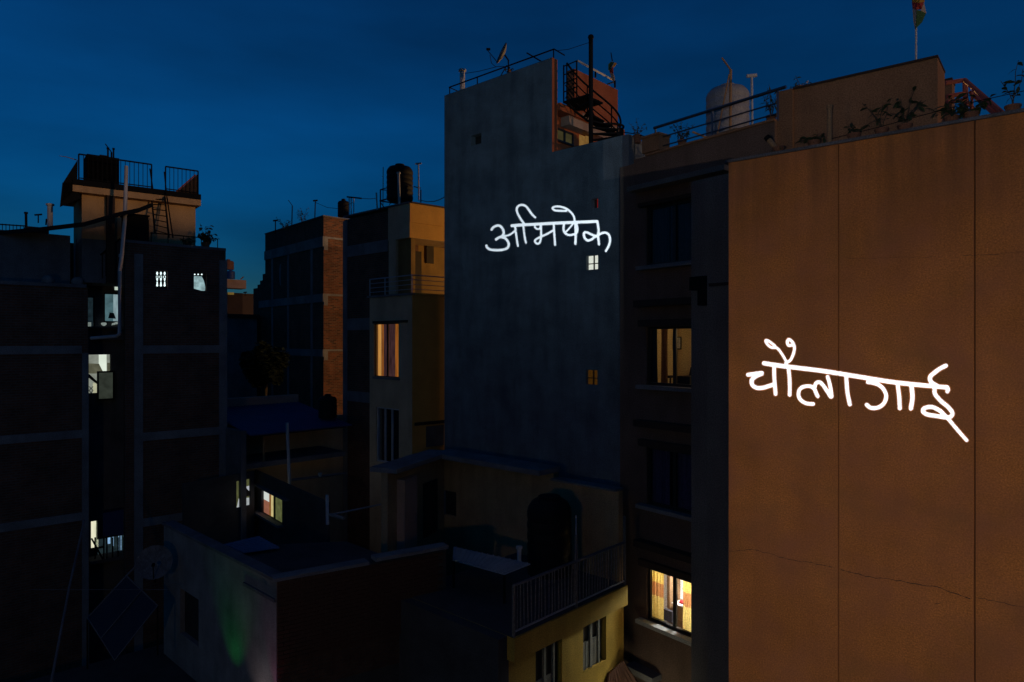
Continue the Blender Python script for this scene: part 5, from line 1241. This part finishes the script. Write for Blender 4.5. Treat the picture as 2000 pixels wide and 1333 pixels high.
part("wall", MB().box(HB, 0, hb1, GZ, zE-.16, -.2, 0), m_eav, hh)
part("eave", MB().box(HB, -.1, hb1-.1, zE-.13, zE-.003, -.5, .35), m_conc, hh)
part("pillar", MB().box(HB, HB.t(775), HB.t(800), GZ, HB.z(780, 935), .003, .25), m_pink, hh)
part("door", MB().box(HB, HB.t(826), HB.t(852), ZT, HB.z(840, 940), .003, .05), m_dim, hh)
tank("big black water tank with rounded shoulders on the dark terrace", pt(1073, 1122, 17.2), .56, 1.98, m_tankb, lidr=.5)

# ================================================================== TERRACE HOUSE (bottom right) with barred railing
IB = Face(1005, 13.4, 2228)
ih = thing("terrace_house", "yellow house with shuttered windows under a railed roof terrace", "building", IB.P(2, GZ))
i1 = IB.t(1226)
part("terrace_slab", MB().box(IB, 0, i1, -6.32, ZT, -3.6, 0), m_yellow2, ih)
part("slab_end", MB().box(IB, -.25, -.003, -6.32, ZT, -3.6, -.2), m_roofdark, ih)
part("terrace_deck", MB().box(IB, .01, i1-.01, ZT+.002, ZT+.02, -3.6, -.05), m_roofdark, ih)
I2 = IB.off(-.32); iw1 = I2.t(1218)
dA = (I2.t(1139), I2.t(1184), I2.z(1160, 1303), I2.z(1160, 1200)); dB = (I2.t(1046), I2.t(1098), GZ, I2.z(1070, 1247))
part("wall", holes(I2, .05, iw1, GZ, -6.323, -.25, 0, [dA, dB]), m_yellow2, ih)
part("end_wall", MB().box(IB, -.25, 0.047, GZ, -6.323, -3.6, -.2), m_roofdark, ih)
part("back_wall", MB().box(I2, .05, iw1, GZ, -6.323, -.8, -.7), m_dim, ih)
def shutters(D, lite):
    t0, t1, z0, z1 = D; tm = t0+(t1-t0)*.40; tn = t0+(t1-t0)*.77
    fr = part("double_door", MB().box(I2, t0, tn, z1-.07, z1, -.14, -.04).box(I2, tm-.035, tm+.035, z0, z1-.07, -.139, -.041).box(I2, t0, t0+.05, z0, z1-.07, -.139, -.041).box(I2, tn-.05, tn, z0, z1-.07, -.139, -.041), m_greydoor, ih)
    zm = z0+(z1-z0)*.52 if z0 > -11 else z1-.85
    for a, b in ((t0+.052, tm-.037), (tm+.037, tn-.052)):
        part("panel", MB().box(I2, a, b, z0, zm, -.12, -.07), m_greydoor, fr); part("pane", MB().box(I2, a, b, zm+.002, z1-.072, -.11, -.10), m_dim, fr)
        part("slat", MB().box(I2, (a+b)/2-.012, (a+b)/2+.012, z0, zm, -.068, -.06), m_greydoor, fr)
    part("open_leaf", MB().box(I2, tn+.005, t1, z0, z1, -.2, -.15), m_dim, fr)
shutters(dA, 1); shutters(dB, 0)
tg = thing("terrace_barrier", "pale barred railing along the front of the dark roof terrace", "railing", IB.P(2, ZT))
zt2 = ZT+1.02; d_ = -.07
part("top_rail", MB().tube([IB.P(.05, zt2, d_), IB.P(i1-.03, zt2, d_)], .032, 8), m_concd, tg); part("bottom_rail", MB().tube([IB.P(.05, ZT+.1, d_), IB.P(i1-.03, ZT+.1, d_)], .02, 6), m_steel, tg)
m_rust = M("flaking_grey_steel", (.16,.145,.13), .7, .5, 9, .1)
me = mesh_of("baluster", MB().tube([Vector((0,0,0)), Vector((0,0,.92))], .013, 6), m_rust)
for k in range(1, 36):
    if abs(k-19) > .5: inst("baluster", me, tg, IB.P(.05+(i1-.1)*k/36+random.uniform(-.012,.012), ZT+.1, d_), (random.uniform(-.02,.02), random.uniform(-.02,.02), 0))
for t_, z_ in ((.05, zt2), (IB.t(1130), IB.z(1130, 1045)), (i1-.03, IB.z(1224, 1010))): part("post", MB().tube([IB.P(t_, ZT, d_), IB.P(t_, z_, d_)], .035, 8), m_rust, tg)
pole("thin rod above the middle post of the terrace barrier", IB.P(IB.t(1130), IB.z(1130,1045), d_), IB.P(IB.t(1130), IB.z(1130,1008), d_), .012, m_pvc)
pole("short standpipe on the dark terrace left of the barrier", pt(1014, 1105, 16), pt(1014, 1072, 16), .05, m_pvc, "cap")
# metal sheet beside the terrace
def sheet(name, label, pts, th, mat, n, cat="metal sheet"):
    s_ = thing(name, label, cat, pts[0]); part("sheet", MB().slab(pts, th), mat, s_)
    a, b, c_, d2 = [Vector(p) for p in pts]
    rb_ = MB()
    for k in range(n): rb_.tube([a.lerp(b, (k+.5)/n)+Vector((0,0,.008)), d2.lerp(c_, (k+.5)/n)+Vector((0,0,.008))], .014, 5)
    part("ribs", rb_, mat, s_)
zz = -5.15
def fz(px, py, z): Y = z*F/(CY-py); return Vector(((px-CX)/F*Y, Y, z))
sheet("lean_to_sheet", "long pale metal sheet roof left of the terrace barrier", [fz(884,1093,zz), fz(985,1121,zz), fz(1036,1101,zz), fz(886,1068,zz)], .03, m_sheet, 14)
for q_ in (fz(985,1119,zz), fz(886,1092,zz)): part("leg", MB().tube([q_, q_-Vector((0,0,2))], .03, 6), m_black, bpy.data.objects["lean_to_sheet"])
# small tiled roof and lane lamp at the very bottom
tl = thing("tiled_canopy", "small clay-tiled canopy under the yellow wall's right corner", "canopy", fz(1215, 1325, -8.1))
TA, TB_, TC, TD = fz(1188,1318,-7.95), fz(1216,1293,-7.75), fz(1250,1340,-8.25), fz(1180,1370,-8.45)
part("deck", MB().slab([TD, TC, TB_, TA], .05), m_tile, tl)
for k in range(9):
    a = TA.lerp(TB_, (k+.5)/9); b = TD.lerp(TC, (k+.5)/9); part("tile", MB().tube([a+Vector((0,0,.02)), b+Vector((0,0,.02))], .05, 6), m_tile, tl)
lamp("lane_light", Vector((2.98, 15.6, -8.6)), 13, (1, .92, .62), .1)

# ================================================================== NEAR BRICK HOUSE (bottom centre)
JB = Face(540, 14.0, 3100); JA = Face(540, 14.0, -386)
jh = thing("near_brick_house", "near flat-roofed house with a brick parapet wall and a plastered end", "building", JB.P(1, GZ))
zJ = -4.86; j1 = JB.t(872); ja = JA.t(320)
part("mortar_wall", MB().box(JB, 0.01, j1, GZ, zJ-.07, -.22, -.012), m_mortar, jh)
jw0, jw1 = JA.t(352), JA.t(388); jz = (JA.z(370, 1160), JA.z(370, 1250))
part("plaster_wall", holes(JA, ja, 0, GZ, zJ-.07, -.22, 0, [(jw0, jw1, jz[1], jz[0])]), M("pale_plaster", (.22,.21,.205), .9, .35, 1.0, .25, 20, streak=.3), jh)
part("window", MB().box(JA, jw0, jw1, jz[1], jz[0], -.16, -.12), m_dim, jh)
part("coping", MB().box(JB, -.06, JB.t(720), zJ-.068, zJ, -.27, .05), m_conc, jh); part("coping", MB().box(JB, JB.t(733), j1+.03, zJ-.03, zJ+.05, -.27, .05), m_conc, jh)
part("coping", MB().box(JA, ja, -.065, zJ-.068, zJ-.002, -.25, .05), m_concd, jh)
part("ledge", MB().box(JA, JA.t(478), -.01, JA.z(510, 1160), JA.z(510, 1154), .002, .05), m_concd, jh)
corner = JB.o; A_ = JA.o+JA.u*(ja+.05); 
Z5 = zJ-.75
part("roof_deck", MB().slab([JB.P(.05,Z5,-.15), JB.P(j1,Z5,-.15), JB.P(j1,Z5,-.15)-Vector((JA.u.x*4.2,JA.u.y*4.2,0)), JA.P(ja+.05,Z5,-.15)], .15), m_roofdark, jh)
me = [mesh_of("brick", MB().hexa([Vector((x, y, z)) for z in (0,.07) for x, y in ((0,-.05),(w_,-.05),(w_,0),(0,0))]), m_brickP) for w_ in (.238, .113)]
rotz = math.atan2(JB.u.y, JB.u.x); cnt = 0; rest = MB(); rnd = random.Random(3)
for row in range(28):
    z = zJ-.155-.084*row; t_ = 0.012
    if row % 2: 
        w_ = .113; k = 1
    else: w_ = .238; k = 0
    while t_+w_ < j1:
        dd = rnd.uniform(-.006, .004)
        if cnt < 300:
            o = inst("brick", me[k], jh, JB.P(t_, z, dd), (0, 0, rotz)); o.location = JB.P(t_, z, dd)-BASE[jh.name]; cnt += 1
        else: rest.box(JB, t_, t_+w_, z, z+.07, -.05, dd)
        t_ += w_+.014; w_ = .238; k = 0
part("brickwork", rest, m_brickP, jh, kind="stuff")
# unseen coloured spotlights on the lane side of the plastered end
def uplight(name, px, z, d, px2, z2, power, col, ang):
    ld = bpy.data.lights.new(name, 'SPOT'); lo = bpy.data.objects.new(name, ld); C.objects.link(lo)
    ld.energy = power; ld.color = col; ld.shadow_soft_size = .04; ld.spot_size = math.radians(ang); ld.spot_blend = 1.0
    lo.location = JA.P(JA.t(px), z, d); lo.rotation_euler = (JA.P(JA.t(px2), z2, 0)-lo.location).to_track_quat('-Z', 'Y').to_euler()
uplight("green_uplight", 462, -7.9, .75, 456, -5.6, 17, (.02, 1, .10), 70)
uplight("magenta_uplight", 543, -7.7, .30, 537, -5.7, 12, (1, .05, .42), 45)
uplight("white_uplight", 520, -8.2, .6, 512, -6.3, 22, (1, .80, .80), 75)
# things on the near roof
sheet("roof_patch_sheet", "pale blue metal sheet lying on the near roof below the lit lower windows", [fz(437,1063,-5.5), fz(475,1079,-5.5), fz(546,1069,-5.5), fz(505,1047,-5.5)], .03, M("blue_tinted_sheet", (.16,.22,.34), .55, .25, 2, .05, 8), 8)
rq = thing("low_handrail", "low pale blue handrail turning a corner on the near dark roof", "railing", fz(680, 1010, -5.0))
part("rail", MB().tube([fz(645,1006,-4.75), fz(752,984,-4.75), fz(775,992,-4.75)], .025, 6), m_steel, rq)
part("rail", MB().tube([fz(645,1006,-4.75), fz(672,1013,-4.75)], .05, 6), m_conc, rq)
for k in range(6): a = fz(752,984,-4.75).lerp(fz(775,992,-4.75), k/5); part("baluster", MB().tube([a, a-Vector((0,0,.75))], .012, 5), m_steel, rq)
pole("pale blue tapered post left of the low handrail", fz(640, 1025, -5.3), fz(639, 967, -4.5), .05, m_pvc)
solo("cup", MB().lathe(pt(625.5, 931, 24.0), [(.05,0),(.075,.12),(.07,.12),(.045,.01)], 12), m_pvc, "small pale cup on the ledge of the blue-roofed house", "cup", smooth=True)
solo("porch_ledge", MB().tube([pt(570,938,24.2), pt(675,925,25.6)], .05, 6), m_concd, "thin ledge of the blue-roofed house carrying a cup", "ledge")

# ================================================================== bottom left clutter
dish("large pale dish with a dark arm half hidden by the near house's plastered end", pt(302, 1100, 17.2), .42, (.35, -.8, .45), .45, "satellite dishes", m_concd)
sp = thing("solar_panel", "tilted dark glass solar panel low in the bottom left", "solar panel", pt(235, 1290, 15.6))
ca, cb, cc, cd = pt(247,1125,17.0), pt(308,1183,16.6), pt(224,1290,15.6), pt(171,1207,16.0)
mg_ = M("solar_glass", (.02,.025,.04), .35, .2, 3, 0)
nrm = (cb-ca).cross(cd-ca).normalized(); nrm = nrm if nrm.z > 0 else -nrm
def thick(ps, th): m = MB(); return m.hexa([p-nrm*th for p in ps]+[p for p in ps])
part("glass", thick([ca, cb, cc, cd], .05), mg_, sp)
part("frame", MB().tube([ca,cb,cc,cd,ca], .02, 6), m_concd, sp); part("bar", MB().tube([ca.lerp(cb,.5)+nrm*.015, cd.lerp(cc,.5)+nrm*.015], .012, 6), m_concd, sp)
part("leg", MB().tube([ca, pt(268,1104,17.2)], .025, 6), m_concd, sp)
for p_ in (cb, cd): part("leg", MB().tube([p_, p_-Vector((0,0,1.2))], .02, 6), m_black, sp)
solo("leaning_pole", MB().tube([pt(165,1016,17.5), pt(135,1150,15.5), pt(98,1345,13.2)], .025, 8), m_concd, "long thin pale pole leaning across the bottom left", "pole", smooth=True)
solo("stretched_wire", MB().tube([pt(60,1152,16.5), pt(330,1152,16.5)], .006, 5), m_concd, "thin wire stretched level across the bottom left", "wire")
slb = MB().box(Face(0, 14.5, 2500), -3, 5.5, -8.6, -8.4, -2.5, 3.0)
solo("lower_roof", slb, m_roofdark, "dark flat lower roof in the bottom left corner", "roof")

# ================================================================== street light behind the tower and an added warm fill
lamp("sodium_street_light", Vector((10.0, 32.0, 2.5)), 6800, (1, .52, .16), .3)
lamp("warm_fill_behind_viewer", Vector((-6.0, -1.0, -2.0)), 290, (1, .72, .40), .2)  # unseen lamp added as warm fill for the dark walls
solo("roof_wire", MB().tube([pt(616,396,37), pt(640,406,34), pt(662,408,31), pt(690,396,29.4)], .012, 5), m_black, "thin sagging wire from the T aerial to the pipe cluster", "wire")
solo("roof_wire", MB().tube([pt(706,388,29), pt(722,389,28.2), pt(736,388,27.1)], .012, 5), m_black, "thin wire from the pipe cluster bar to the short pale pipe", "wire")
solo("dish_cable", MB().tube([pt(957,108,20.9), pt(960,124,21.2), pt(968,131,21.3), pt(985,130,21.2)], .010, 5), m_black, "looped black cable hanging from the tower dish's feed arm", "cable")
solo("roof_wire", MB().tube([pt(908,144,22.5), pt(935,140,22), pt(970,131,21.4)], .010, 5), m_black, "slack wire from the pale vent pipe to the tower dish", "wire")
solo("roof_wire", MB().tube([pt(1085,100,19.5), pt(1110,97,19.3), pt(1153,83,19.0)], .008, 5), m_black, "thin wire from the tower's roof rail to the stair pole", "wire")
